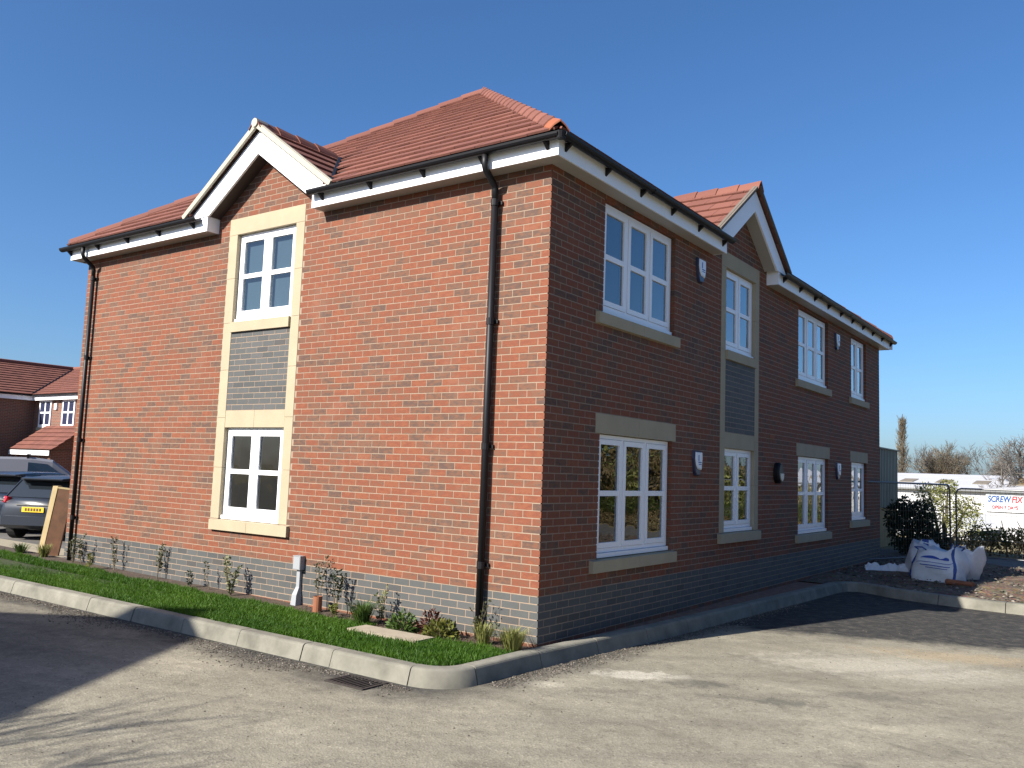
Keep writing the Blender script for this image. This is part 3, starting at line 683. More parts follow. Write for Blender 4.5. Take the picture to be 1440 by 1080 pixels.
# tiles on planes
TG, TWD = 0.32, 0.335
tiles = []
def tile_plane(O, u, v, region, skip=None, ustart=0.0):
    """O origin at the eave, u along the eave, v up the slope (unit vectors); region = list of half planes in (u,v)"""
    n = u.cross(v).normalized()
    if n.z < 0: n = -n
    vmax = 8.0; j = 0
    while j*TG < 6.6:
        v0 = j*TG; i = -40; sh = (TWD/2 if j % 2 else 0)+ustart
        while i < 80:
            u0_ = i*TWD+sh; i += 1
            pl = [(u0_+0.003, v0), (u0_+TWD-0.003, v0), (u0_+TWD-0.003, v0+TG+0.02), (u0_+0.003, v0+TG+0.02)]
            full = True
            for h in region:
                if len(pl) < 3: break
                q = clip(pl, *h)
                if len(q) != 4 or abs(area2(q)-area2(pl)) > 1e-7: full = False
                pl = q
            if len(pl) < 3 or area2(pl) < 0.004: continue
            cu_ = sum(p[0] for p in pl)/len(pl); cv_ = sum(p[1] for p in pl)/len(pl)
            cw = O+u*cu_+v*cv_
            if skip and skip(cw): continue
            jl = RND.uniform(-0.0015, 0.0015)
            def top(p): return O+u*p[0]+v*p[1]+n*(0.030+jl-(p[1]-v0)/TG*0.026)
            T = [top(p) for p in pl]
            vd = CAM-cw; sc_ = area2(pl)*max(0, vd.normalized().dot(n))/vd.length_squared
            tiles.append((sc_, T, n))
        j += 1
def half(p, q, keep):
    """half plane through 2-D points p,q that keeps point keep"""
    nx, ny = q[1]-p[1], p[0]-q[0]; c = nx*p[0]+ny*p[1]
    if nx*keep[0]+ny*keep[1] > c: nx, ny, c = -nx, -ny, -c
    return (nx, ny, c)
sl_ = math.hypot(1, SLOPE); SLEN = (HW+EV)*sl_
def in_gable(p, m=-0.04):
    a = abs(p.x-GC['A']); b = abs(p.y-GC['B'])
    return (p.y+EV+a < GH-m and p.y < 2) or (-p.x+EV+b < GH-m and p.x > -2)
WA = LA+2*EV; Lb = LB+2*EV
vA = Vector((0, 1, SLOPE))/sl_; vB = Vector((-1, 0, SLOPE))/sl_; vC = Vector((0, -1, SLOPE))/sl_; vD = Vector((1, 0, SLOPE))/sl_
tri = [half((0, 0), (WA/2, SLEN), (WA/2, 0.1)), half((WA, 0), (WA/2, SLEN), (WA/2, 0.1)), (0, -1, 0.03)]
tile_plane(eA0, Vector((1, 0, 0)), vA, [half((0, 0), (WA/2, SLEN), (WA/2, .1)), half((WA, 0), (WA/2, SLEN), (WA/2, .1))], in_gable)
trap = [half((0, 0), (WA/2, SLEN), (Lb/2, .1)), half((Lb, 0), (Lb-WA/2, SLEN), (Lb/2, .1)), (0, 1, SLEN)]
tile_plane(eA1, Vector((0, 1, 0)), vB, trap, in_gable)
tile_plane(eB1, Vector((-1, 0, 0)), vC, [half((0, 0), (WA/2, SLEN), (WA/2, .1)), half((WA, 0), (WA/2, SLEN), (WA/2, .1))])
tile_plane(eL1, Vector((0, -1, 0)), vD, trap)
# gable slopes (run back to the valleys)
GS = GH*sl_
for f in 'AB':
    c = GC[f]
    for s in (-1, 1):
        # u runs inward from the verge, v from the eave foot up to the ridge
        O = Vector(P3(f, c+s*GH, -EV, ZE)); u = Vector(P3(f, 0, 1, 0)) if f == 'A' else Vector((-1, 0, 0))
        vv = Vector(P3(f, -s, 0, SLOPE))/sl_
        reg = [(-1, 0, 0.0), (0, 1, GS), half((0.0, 0), (GH, GS), (0.0, GS))]
        tile_plane(O, u, vv, reg, None, 0.0)
tiles.sort(key=lambda t: -t[0]); mb = MB()
for k, (s_, T, n) in enumerate(tiles):
    tgt = MB() if k < 300 else mb
    tgt.prism(T, n*-0.022, 0, RND.random())
    if k < 300:
        c = sum(T, Vector())/len(T); tgt.build('roof_tile', 'tile', roof, at=c)
mb.build('roof_tile', 'tile', roof, kind='stuff')
# hip and ridge caps
def cap_run(a, b, d1, d2, name, n, w=0.105, lift=0.034, mat='tile', first=None, rise=0.05):
    a, b = Vector(a), Vector(b); ax = (b-a).normalized()
    for i in range(n):
        p0 = a.lerp(b, i/n)-ax*0.02; p1 = a.lerp(b, (i+1)/n)+ax*0.035
        rings = []
        for p, lf, ww in ((p0, lift+0.016, w*1.06), (p1, lift-0.006, w*0.96)):
            c = p+UP*lf
            top = [c+d1*ww-UP*0.005, c+d1*ww*0.55+UP*rise*0.62, c+UP*rise, c+d2*ww*0.55+UP*rise*0.62, c+d2*ww-UP*0.005]
            bot = [q-UP*0.02 for q in reversed(top)]
            rings.append(top+bot)
        m = MB(); m.loft(rings, 0, RND.random()); m.build(name, (first if (i == 0 and first) else mat), roof)
def perp(axis, along): return (along-axis*along.dot(axis)).normalized()
hx = (APX-eA1).normalized(); cap_run(eA1+hx*0.05, APX, perp(hx, Vector((-1, 0, 0))), perp(hx, Vector((0, 1, 0))), 'hip_tile', 19, first='tile_orange')
hx = (APX-eA0).normalized(); cap_run(eA0+hx*0.05, APX, perp(hx, Vector((1, 0, 0))), perp(hx, Vector((0, 1, 0))), 'hip_tile', 17)
hx = (APB-eB1).normalized(); cap_run(eB1+hx*0.05, APB, perp(hx, Vector((-1, 0, 0))), perp(hx, Vector((0, -1, 0))), 'hip_tile', 17)
cap_run(APX, APB, vD*-1, vB*-1, 'ridge_tile', 11)
for f in 'AB':
    c = GC[f]; s1 = Vector(P3(f, 1, 0, -SLOPE))/sl_; s2 = Vector(P3(f, -1, 0, -SLOPE))/sl_
    cap_run(P3(f, c, -EV-0.03, ZG), P3(f, c, GH-EV-0.12, ZG), s1, s2, 'ridge_tile', 4, w=0.13)
    # verge trims and valley leads
    m = MB()
    for s in (-1, 1):
        foot = Vector(P3(f, c+s*GH, -EV, ZE)); apex = Vector(P3(f, c, -EV, ZG)); ax = (apex-foot).normalized(); nn = Vector(P3(f, s*SLOPE, 0, 1))/sl_
        lo_ = 0.022 if f == 'A' else -0.012; q = [foot-ax*0.03-nn*lo_, apex-nn*lo_, apex+nn*0.045, foot-ax*0.03+nn*0.045]
        m.prism(q, P3(f, 0, -0.035, 0)); 
        q2 = [foot-ax*0.03+nn*0.04, apex+nn*0.04, apex+nn*0.05, foot-ax*0.03+nn*0.05]; m.prism(q2, P3(f, 0, 0.045, 0))
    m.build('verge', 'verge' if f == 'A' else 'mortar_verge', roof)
    for s in (-1, 1):
        m = MB(); a = Vector(P3(f, c+s*(GH-0.05), -EV+0.05, ZE+0.03)); b = Vector(P3(f, c, GH-EV, ZG+0.02)); m.tube([a, b], 0.035, 6); m.build('valley_lead', 'black_plastic', roof)
    if f == 'A':
        m = MB(); p = Vector(P3(f, c, -EV-0.035, ZG)); m.tube([p+Vector((0, -0.02, 0.03)), p+Vector((0, 0.16, 0.03))], [0.06, 0.062], 10); m.build('ridge_cap', 'verge', roof)
# ---------------------------------------------------------------- eaves: fascia, soffit, gutter
OV = 0.20; ZFB, ZFT = 4.937, 5.135
def eave_run(f, a0, a1, end0, end1):
    m = MB(); m.fbox(f, a0, a1, -OV, -OV+0.02, ZFB, ZFT); m.build('fascia', 'fascia', bld)
    m = MB(); m.fbox(f, max(a0+0.021, 0.016) if f == 'B' else a0+0.021, a1-0.021, -OV+0.021, 0.015, ZFB+0.002, ZFB+0.012); m.build('soffit', 'soffit', bld)
    for i in range(1, int((a1-a0)/2.4)+1):
        a = a0+2.4*i
        if a < a1-0.3: m = MB(); m.fbox(f, a-0.022, a+0.022, -OV-0.004, -OV-0.0005, ZFB-0.002, ZFT); m.build('joint_cover', 'fascia', bld)
    for e, flag in ((a0, end0), (a1, end1)):
        if flag: m = MB(); m.fbox(f, min(e, e-0.02*flag), max(e, e-0.02*flag), -OV+0.021, -0.003, ZFB+0.001, ZFT+0.09); m.build('fascia', 'fascia', bld)
gA, gB = GC['A'], GC['B']
eave_run('A', -LA-OV, gA-1.02, 0, 1); eave_run('A', gA+1.10, OV, -1, 0)
eave_run('B', -OV+0.021, gB-1.08, 0, 1); eave_run('B', gB+1.10, LB+OV, -1, 0)
m = MB(); m.box(-LA-OV, -LA-OV+0.02, -OV+0.021, LB+OV, ZFB, ZFT); m.box(-LA-OV, EV, LB+OV, LB+OV+0.02, ZFB, ZFT); m.build('fascia', 'fascia', bld)
m = MB(); m.box(-LA-OV+0.021, -LA-0.001, -0.02, LB+OV, ZFB+0.002, ZFB+0.012); m.build('soffit', 'soffit', bld)
# gable barge boards with soffits
for f in 'AB':
    c = GC[f]; zt, zb = ZG-(0.055 if f == 'A' else 0.022), ZG-0.36; zend = 5.14
    for s in (-1, 1):
        at_ = (zt-zend)/SLOPE; ab = (zb-zend)/SLOPE
        m = MB(); m.prism([P3(f, c, -OV-0.012, zb), P3(f, c+s*ab, -OV-0.012, zend), P3(f, c+s*at_, -OV-0.012, zend), P3(f, c, -OV-0.012, zt)], P3(f, 0, 0.03, 0)); m.build('barge_board', 'fascia', bld)
        m = MB(); m.prism([P3(f, c, -OV+0.02, zb+0.01), P3(f, c+s*(ab+0.02), -OV+0.02, zend), P3(f, c+s*(ab+0.02), -OV+0.02, zend+0.012), P3(f, c, -OV+0.02, zb+0.022)], P3(f, 0, OV-0.02, 0)); m.build('soffit', 'soffit' if f == 'B' else 'shaded_soffit', bld)
def gutter_run(f, a0, a1, nb):
    d = -OV-0.072; zc = 5.128; r = 0.056; pts = []
    for k in range(9):
        an = math.pi+math.pi*k/8; pts.append((d+r*math.cos(an), zc+r*math.sin(an)))
    for k in range(9):
        an = 2*math.pi-math.pi*k/8; pts.append((d+(r-0.005)*math.cos(an), zc+(r-0.005)*math.sin(an)))
    m = MB(); m.loft([[P3(f, a, x, z) for x, z in pts] for a in (a0, a1)])
    gt = m.build('gutter', 'black_plastic', bld)
    n = max(2, nb)
    for i in range(n):
        a = a0+0.18+(a1-a0-0.36)*i/(n-1)
        m = MB(); m.prism([P3(f, a-0.016, -OV-0.001, zc-0.035), P3(f, a-0.016, -OV-0.085, zc-0.052), P3(f, a-0.016, -OV-0.06, zc-0.075), P3(f, a-0.016, -OV-0.001, zc-0.125)], P3(f, 0.032, 0, 0)); m.build('bracket', 'black_plastic', gt)
    for i in range(1, int((a1-a0)/2.2)):
        a = a0+2.0*i
        m = MB(); m.loft([[P3(f, a_, d+(x-d)*1.09, zc+(z-zc)*1.09) for x, z in pts[:9]]+[P3(f, a_, d+(x-d)*1.0, zc+(z-zc)*1.0) for x, z in reversed(pts[:9])] for a_ in (a-0.05, a+0.05)]); m.build('gutter_union', 'black_plastic', gt)
gutter_run('A', -LA-EV-0.11, gA-1.14, 5); gutter_run('A', gA+1.12, OV+0.055, 5)
gutter_run('B', -OV-0.055, gB-1.06, 6); gutter_run('B', gB+1.14, LB+EV+0.1, 10)
m = MB(); m.tube([(OV+0.058, -OV-0.058, 5.135), (OV+0.058, -OV-0.058, 5.07)], [0.06, 0.045], 12); m.build('gutter_corner', 'black_plastic', bld)
m = MB(); m.box(-LA-EV-0.06, -LA-EV-0.005, -0.1, LB+0.2, 5.07, 5.13); m.build('gutter', 'black_plastic', bld)
# downpipes
def downpipe(x, zbot, r=0.034, dx=0.0):
    m = MB(); yo = -OV-0.06; yw = -0.062
    m.tube([(x, yo, 5.09), (x, yo, 4.97), (x, yo+0.02, 4.925), (x+dx, yw-0.02, 4.80), (x+dx, yw, 4.76), (x+dx, yw, 4.60)], r*0.97, 12)
    m.tube([(x+dx, yw, 4.64), (x+dx, yw, zbot)], r, 12); p = m.build('downpipe', 'black_plastic', bld, smooth=True)
    for z in (4.62, 3.35, 2.05, 0.85):
        m = MB(); m.tube([(x+dx, yw, z-0.035), (x+dx, yw, z+0.035)], r*1.16, 12); m.box(x+dx-r*1.9, x+dx+r*1.9, -0.028, -0.002, z-0.018, z+0.018); m.build('pipe_clip', 'black_plastic', p)
downpipe(-0.672, 0.09, 0.037); downpipe(-8.66, 0.2, 0.032)
# small wall vent
m = MB(); m.box(0.0, 0.008, 6.56, 6.78, 2.48, 2.545)
for i in range(4): m.box(0.008, 0.014, 6.57, 6.77, 2.487+0.014*i, 2.493+0.014*i)
m.build('air_vent', 'clay_pipe', bld)

# ================================================================== things fixed on the walls
def alarm(y, z, label):
    a_ = 0; t = thing('alarm_box', label, 'alarm box', (0.0, y, z), 'burglar alarm boxes on the shaded wall')
    sh = [(-0.115, 0.15), (0.115, 0.15), (0.12, 0.05), (0.085, -0.12), (0.05, -0.17), (-0.05, -0.17), (-0.085, -0.12), (-0.12, 0.05)]
    m = MB(); m.loft([[(0.001, y+a*1.05, z+b*1.04) for a, b in sh], [(0.032, y+a, z+b) for a, b in sh], [(0.042, y+a*.93, z+b*.94) for a, b in sh]]); m.build('backplate', 'alarm_blue', t)
    fr = [(-0.10, 0.135), (0.10, 0.135), (0.105, 0.04), (0.08, -0.10), (-0.03, -0.085), (-0.08, -0.035), (-0.105, 0.04)]
    m = MB(); m.loft([[(0.0425, y+a, z+b) for a, b in fr], [(0.056, y+a*.95, z+.005+b*.94) for a, b in fr]]); c = m.build('cover', 'alarm_white', t)
    m = MB(); m.box(0.0565, 0.058, y-0.03, y-0.008, z+0.02, z+0.10); m.box(0.0565, 0.058, y-0.03, y+0.07, z-0.005, z+0.008); m.box(0.0565, 0.058, y-0.02, y+0.07, z-0.03, z-0.02); m.build('emblem', 'print_blue', c)
alarm(3.70, 4.62, 'white and navy alarm box high on the brick, right of the large upstairs corner window')
alarm(3.67, 2.01, 'white and navy alarm box right of the large downstairs window nearest the corner')
alarm(10.38, 4.60, 'small white and navy alarm box upstairs between the two farthest upper windows')
alarm(10.44, 2.05, 'small white and navy alarm box downstairs between the two farthest lower windows')
t = thing('bulkhead_light', 'black oval bulkhead light with pale lower lens beside the stone window strip', 'wall light', (0, 6.86, 1.93))
rings = []
for x, sca in ((0.001, 1.0), (0.07, 1.0), (0.095, 0.86)):
    rings.append([(x, 6.86+0.125*sca*math.cos(a), 1.93+0.17*sca*math.sin(a)) for a in [2*math.pi*k/20 for k in range(20)]])
m = MB(); m.loft(rings); m.build('housing', 'black_plastic', t, smooth=False)
ar = [math.pi+math.pi*k/12 for k in range(13)]
m = MB(); m.prism([(0.096, 6.86+0.085*math.cos(a), 1.925+0.12*math.sin(a)) for a in ar], (0.016, 0, 0)); m.build('lens', 'lens', t)
# meter box with cable cover
t = thing('meter_box', 'pale grey service box with cable cover on the sunny wall below the window', 'meter box', (-3.43, -0.06, 0.12))
m = MB(); m.box(-3.49, -3.365, -0.075, -0.002, 0.545, 0.70); m.box(-3.494, -3.361, -0.08, -0.002, 0.70, 0.708); m.box(-3.484, -3.371, -0.079, -0.0755, 0.553, 0.692); m.build('box', 'meter', t)
m = MB(); m.loft([[(-3.455-e, y, z), (-3.40+e, y, z), (-3.40+e, -0.004, z), (-3.455-e, -0.004, z)] for e, y, z in ((0, -0.04, 0.545), (0, -0.04, 0.34), (0.012, -0.085, 0.25), (0.02, -0.10, 0.10))]); m.build('cable_cover', 'meter', t)
t = MB(); t.tube([(-2.92, -0.17, 0.10), (-2.92, -0.17, 0.30)], 0.052, 14, False); t.tube([(-2.92, -0.17, 0.30), (-2.92, -0.17, 0.1)], 0.044, 14, False)
ob = t.build('clay_pipe', 'clay_pipe', at=(-2.92, -0.17, 0.1)); tag(ob, 'short open terracotta pipe standing upright in the flower bed', 'pipe')

# ================================================================== lawn details
def grass_patch():
    m = MB(); r = random.Random(5)
    def ok(x, y):
        if y < -1.415+0.02*math.sin(x*9) or y > -0.30: return False
        if -1.82 < x < -0.86 and -0.80 < y: return False
        if x > -1.0 and y > -0.36-0.1*math.sin(x*5): return False
        if x > -0.05: return y > -1.1 and y < -0.38 and x < 0.02
        if (x+0.235) > 0 and math.hypot(x+0.235, y+1.16) > 0.22 and y < -1.16: return False
        return y < -0.34+0.05*math.sin(x*3.1)+0.03*math.sin(x*11)
    n = 0
    while n < 95000:
        x = -12+12.05*r.random(); y = r.uniform(-1.42, -0.28)
        keep = 1.0 if x > -5 else (0.8 if x > -8.5 else 0.7)
        if r.random() > keep or not ok(x, y): continue
        n += 1
        clump = 0.5+0.5*math.sin(x*7+math.sin(y*9)*2)*math.cos(y*8+x*2)
        h = r.uniform(0.028, 0.058)*(0.85+0.3*clump); w = r.uniform(0.0025, 0.0045)
        an = r.uniform(0, 6.283); ca, sa = math.cos(an), math.sin(an); le = r.uniform(0.1, 1.0)*h; la_ = r.uniform(0, 6.283)
        z = gz(x)-0.005 if y > -0.7 else 0.128
        bx, by = math.cos(la_)*le, math.sin(la_)*le
        v = min(1, max(0, 0.35*clump+r.uniform(0.0, 0.65)+0.25*math.sin(x*1.7)*math.sin(y*4+x)))
        if r.random() < 0.06: h *= 1.5
        m.mesh([(x-ca*w, y-sa*w, z), (x+ca*w, y+sa*w, z), (x+bx*.4+ca*w*.8, y+by*.4+sa*w*.8, z+h*.6), (x+bx*.4-ca*w*.8, y+by*.4-sa*w*.8, z+h*.6), (x+bx, y+by, z+h)], [(0, 1, 2, 3), (3, 2, 4)], 0, v)
    m.build('grass', 'grass', kind='stuff')
grass_patch()
def gravel(name, n, fn, smin, smax, seed, mat='stone_chip'):
    m = MB(); r = random.Random(seed)
    for _ in range(n):
        x, y, z = fn(r); s = r.uniform(smin, smax)*r.choice((0.6, 0.8, 1, 1)); rot = Matrix.Rotation(r.uniform(0, 6.28), 3, 'Z') @ Matrix.Rotation(r.uniform(-.5, .5), 3, 'X')
        vs = [Vector((a*r.uniform(.7, 1.2), b*r.uniform(.7, 1.2), c*r.uniform(.5, .9)))*s for a, b, c in ((1, 0, 0), (-1, 0, 0), (0, 1, 0), (0, -1, 0), (0, 0, .8), (0, 0, -.6))]
        m.mesh([rot @ v+Vector((x, y, z+s*.25)) for v in vs], [(0, 2, 4), (2, 1, 4), (1, 3, 4), (3, 0, 4), (2, 0, 5), (1, 2, 5), (3, 1, 5), (0, 3, 5)], 0, r.random())
    m.build(name, mat, kind='stuff')
def g_near(r):
    x = r.uniform(-9, -0.1); return (x, -1.635-abs(r.gauss(0, 0.15))*(1.0+0.6*math.sin(x*2.3)), 0)
gravel('kerbside_grit', 5200, g_near, 0.004, 0.014, 3)
def g_side(r):
    y = r.uniform(-1.1, 6); return (0.26+0.048*y+abs(r.gauss(0, 0.13)), y, 0)
gravel('loose_grit', 4200, g_side, 0.004, 0.014, 4)
def g_road(r): return (r.uniform(-3, 6.5), r.uniform(-5.5, 6), 0)
gravel('road_stones', 2200, g_road, 0.003, 0.010, 8)
def g_rub(r):
    x = -0.3+8*r.random(); y0 = kfy(x) if x > 0.6 else 8.5; return (x, y0+0.15+r.random()*(14.6-y0), 0.12)
gravel('rubble_stones', 2600, g_rub, 0.015, 0.05, 9)
# bed soil crumbs
gravel('bed_crumbs', 1500, lambda r: (r.uniform(-9, 0), r.uniform(-0.36, -0.04), 0.125), 0.006, 0.02, 12, 'soil')
m = MB(); m.box(-1.80, -0.87, -0.775, -0.50, 0.10, 0.165); s_ = m.build('paving_slab', 'paving', at=(-1.33, -0.64, 0.10)); tag(s_, 'pale concrete paving slab lying in the grass in front of the bushes', 'paving slab')
m = MB(); m.box(-9.55, -9.0, -0.25, 0.6, 0.05, 0.17); m.box(-26, -9.56, 0.05, 0.95, 0.0, 0.15); m.build('path', 'concrete_path', kind='structure')
# gully grate
t = thing('drain_grate', 'rusty iron gully grate in the road against the kerb', 'drain', (-0.6, -1.79, 0))
t_ = MB(); x0, x1, y0, y1 = -0.83, -0.38, -1.95, -1.645
for q in ((x0, x1, y0, y0+.03), (x0, x1, y1-.03, y1), (x0, x0+.03, y0+.03, y1-.03), (x1-.03, x1, y0+.03, y1-.03)): t_.box(*q, -0.01, 0.012)
t_.build('grate_frame', 'iron', t)
m = MB(); m.box(x0+.03, x1-.03, y0+.03, y1-.03, -0.012, 0.0035); m.build('gully', 'gully_shade', t)  # black slab, its colour stands in for the shade down the gully
for k in range(9):
    m = MB(); xx = x0+0.055+k*0.042; m.box(xx-0.009, xx+0.009, y0+.03, y1-.03, 0.004, 0.011); m.build('bar', 'iron', t)

# ---------------------------------------------------------------- plants
def leaf(m, p, d, n, l, w, var):
    d = d.normalized(); s = d.cross(n)
    if s.length < 1e-4: s = d.orthogonal()
    s.normalize(); u_ = s.cross(d)
    m.mesh([p, p+d*l*.5+s*w*.5+u_*l*.06, p+d*l, p+d*l*.5-s*w*.5+u_*l*.06], [(0, 1, 2, 3)], 0, var)
def rvec(r): 
    v = Vector((r.gauss(0, 1), r.gauss(0, 1), r.gauss(0, 1))); return v.normalized() if v.length else Vector((0, 0, 1))
def sapling(x, y, h, label, mat='leaf_olive', nst=3, nleaf=110, spread=0.10, ll=0.045, low=0.15, seed=1, cat='shrub', base=None):
    r = random.Random(seed); z = gz(x) if base is None else base
    t = thing('young_shrub', label, cat, (x, y, z), 'young shrubs planted along the wall')
    st = MB(); lf = MB()
    for i in range(nst):
        a = r.uniform(0, 6.28); tip = Vector((x+math.cos(a)*spread*r.uniform(.3, 1), min(-0.03, y+math.sin(a)*spread*r.uniform(.3, 1)), z+h*r.uniform(.7, 1)))
        mid = Vector((x, y, z)).lerp(tip, .5)+Vector((r.uniform(-.02, .02), r.uniform(-.02, .01), 0))
        st.tube([(x+r.uniform(-.01, .01), y, z-0.02), mid, tip], [0.005, 0.0035, 0.0015], 5)
        for k in range(nleaf//nst):
            f = low+(1-low)*r.random()**0.8; p = (Vector((x, y, z)).lerp(mid, f*2) if f < .5 else mid.lerp(tip, f*2-1)) + rvec(r)*spread*.35*r.random()
            p.y = min(p.y, -0.012)
            d = rvec(r); d.z = abs(d.z)*.6+.1; leaf(lf, p, d, rvec(r), ll*r.uniform(.6, 1.2), ll*.5, r.random())
    st.build('stem', 'twig_tan', t); lf.build('foliage', mat, t)
def bush(x, y, rx, rz, label, mat, n, ll, seed, cat='bush'):
    r = random.Random(seed); z = gz(x)-0.01
    t = thing('low_bush', label, cat, (x, y, z)); lf = MB(); st = MB()
    for k in range(n):
        d = rvec(r); d.z = abs(d.z); q = r.random()**.4; p = Vector((x+d.x*rx*q, y+d.y*rx*.8*q, z+0.01+d.z*rz*q)); p.y = min(p.y, -0.015)
        leaf(lf, p, (d+rvec(r)*.6), rvec(r), ll*r.uniform(.7, 1.2), ll*.55, r.random())
    for k in range(6):
        d = rvec(r); st.tube([(x, y, z-0.02), (x+d.x*rx*.6, min(-.03, y+d.y*rx*.5), z+rz*.7)], [0.005, 0.002], 5)
    st.build('stem', 'twig_tan', t); lf.build('foliage', mat, t)
def tuft(x, y, rad, h, label, mat, n, seed):
    r = random.Random(seed); z = gz(x)-0.01; m = MB()
    for k in range(n):
        a = r.uniform(0, 6.28); b = r.uniform(0, rad*.3); l = r.uniform(.6, 1)*h; o = r.uniform(.15, 1)*rad; w = .004
        p0 = Vector((x+math.cos(a)*b, y+math.sin(a)*b, z)); p1 = p0+Vector((math.cos(a)*o*.45, math.sin(a)*o*.45, l*.75)); p2 = p0+Vector((math.cos(a)*o, math.sin(a)*o, l*r.uniform(.75, 1)))
        for q in (p1, p2): q.y = min(q.y, -0.012)
        s = Vector((-math.sin(a), math.cos(a), 0))*w
        m.mesh([p0-s, p0+s, p1+s*.8, p1-s*.8, p2], [(0, 1, 2, 3), (3, 2, 4)], 0, r.random())
    o = m.build('grass_tuft', mat, at=(x, y, z)); tag(o, label, 'plant')
sapling(-8.40, -0.14, 0.42, 'sparse olive shrub against the grey base, first after the far downpipe', seed=21, nst=4, nleaf=120, spread=.12)
sapling(-8.12, -0.16, 0.45, 'taller olive shrub just right of the shrub by the far downpipe', seed=22, nst=3, nleaf=100, spread=.09)
sapling(-7.62, -0.30, 0.24, 'short yellow green shrub at the lawn edge near the far downpipe', 'leaf_yellow', seed=23, nst=4, nleaf=70, spread=.12, ll=.05)
sapling(-7.28, -0.12, 0.46, 'slim dusty shrub with drooping leaves, third along the wall from the far downpipe', seed=24, nst=3, nleaf=90, spread=.10)
sapling(-6.20, -0.12, 0.52, 'pointed dark leaved shrub below the left side of the stone window surround', 'leaf_olive', seed=25, nst=3, nleaf=130, spread=.12, low=.3)
sapling(-5.28, -0.20, 0.22, 'tiny dark sprig of a shrub under the left end of the window sill', 'leaf_dark', seed=26, nst=3, nleaf=50, spread=.08, low=.2)
sapling(-5.0, -0.14, 0.36, 'thin bare shrub with a few leaves under the downstairs window sill', 'leaf_olive', seed=27, nst=2, nleaf=24, spread=.1, low=.4)
sapling(-4.45, -0.22, 0.48, 'cream and green variegated shrub under the downstairs window', 'leaf_varieg', seed=28, nst=5, nleaf=190, spread=.14, ll=.05, low=.05)
sapling(-2.97, -0.10, 0.66, 'tallest spindly shrub rising behind the terracotta pipe', 'leaf_olive', seed=29, nst=3, nleaf=90, spread=.11, low=.45)
sapling(-2.62, -0.16, 0.50, 'bushy topped young shrub right of the terracotta pipe', 'leaf_dark', seed=30, nst=4, nleaf=170, spread=.13, low=.4)
sapling(-2.50, -0.30, 0.14, 'small bright yellow green plant at the foot of the terracotta pipe', 'leaf_yellow', seed=31, nst=4, nleaf=60, spread=.09, ll=.05, low=.1)
sapling(-1.92, -0.16, 0.40, 'variegated shrub with pale yellow tip left of the round green bush', 'leaf_varieg', seed=32, nst=4, nleaf=120, spread=.1, ll=.045, low=.1)
tuft(-2.0, -0.36, 0.24, 0.30, 'tall green grass tuft left of the paving slab', 'leaf_green', 300, 33)
bush(-1.42, -0.36, 0.17, 0.20, 'round bright green leafy bush behind the paving slab', 'leaf_green', 380, .05, 34)
bush(-1.16, -0.22, 0.14, 0.24, 'dark red leaved bush between the two green bushes', 'leaf_red', 230, .05, 35)
bush(-0.96, -0.30, 0.17, 0.17, 'lower yellow green bush at the right end of the paving slab', 'leaf_yellow', 300, .055, 36)
tuft(-0.46, -0.25, 0.19, 0.25, 'yellowish grass tuft at the foot of the near downpipe', 'leaf_willow', 170, 37)
tuft(-0.05, -0.34, 0.24, 0.27, 'spiky pale green grass tuft at the building corner', 'leaf_willow', 300, 38)
tuft(-9.95, -0.18, 0.22, 0.2, 'dark green grass tuft at the back edge of the lawn, left of the timber panel', 'leaf_green', 150, 41)
tuft(-9.25, -0.16, 0.2, 0.26, 'pale green grass tuft at the foot of the leaning timber panel', 'leaf_willow', 170, 42)
sapling(-0.60, -0.15, 0.46, 'spindly sapling with few leaves beside the near downpipe', 'leaf_olive', seed=39, nst=3, nleaf=42, spread=.11, low=.35)

# ================================================================== LEFT BACKGROUND
# leaning board by the far corner
t = thing('timber_board', 'brown timber panel with pale edge post leaning by the far corner of the building', 'board', (-9.72, 0.12, 0.15))
m = MB(); m.prism([(-9.83, 0.02, 0.15), (-9.73, 0.05, 0.15), (-9.50, 0.10, 1.30), (-9.60, 0.07, 1.30)], (-0.03, 0.09, 0)); m.build('edge_post', 'timber_pale', t)
m = MB(); m.prism([(-9.725, 0.06, 0.16), (-9.52, 0.20, 0.16), (-9.29, 0.25, 1.235), (-9.495, 0.11, 1.26)], (-0.025, 0.035, 0)); m.build('panel', 'timber_brown', t)
m = MB(); m.prism([(-9.50, 0.10, 1.262), (-9.29, 0.245, 1.238), (-9.29, 0.245, 1.262), (-9.50, 0.10, 1.288)], (-0.03, 0.04, 0)); m.build('top_rail', 'timber_pale', t)

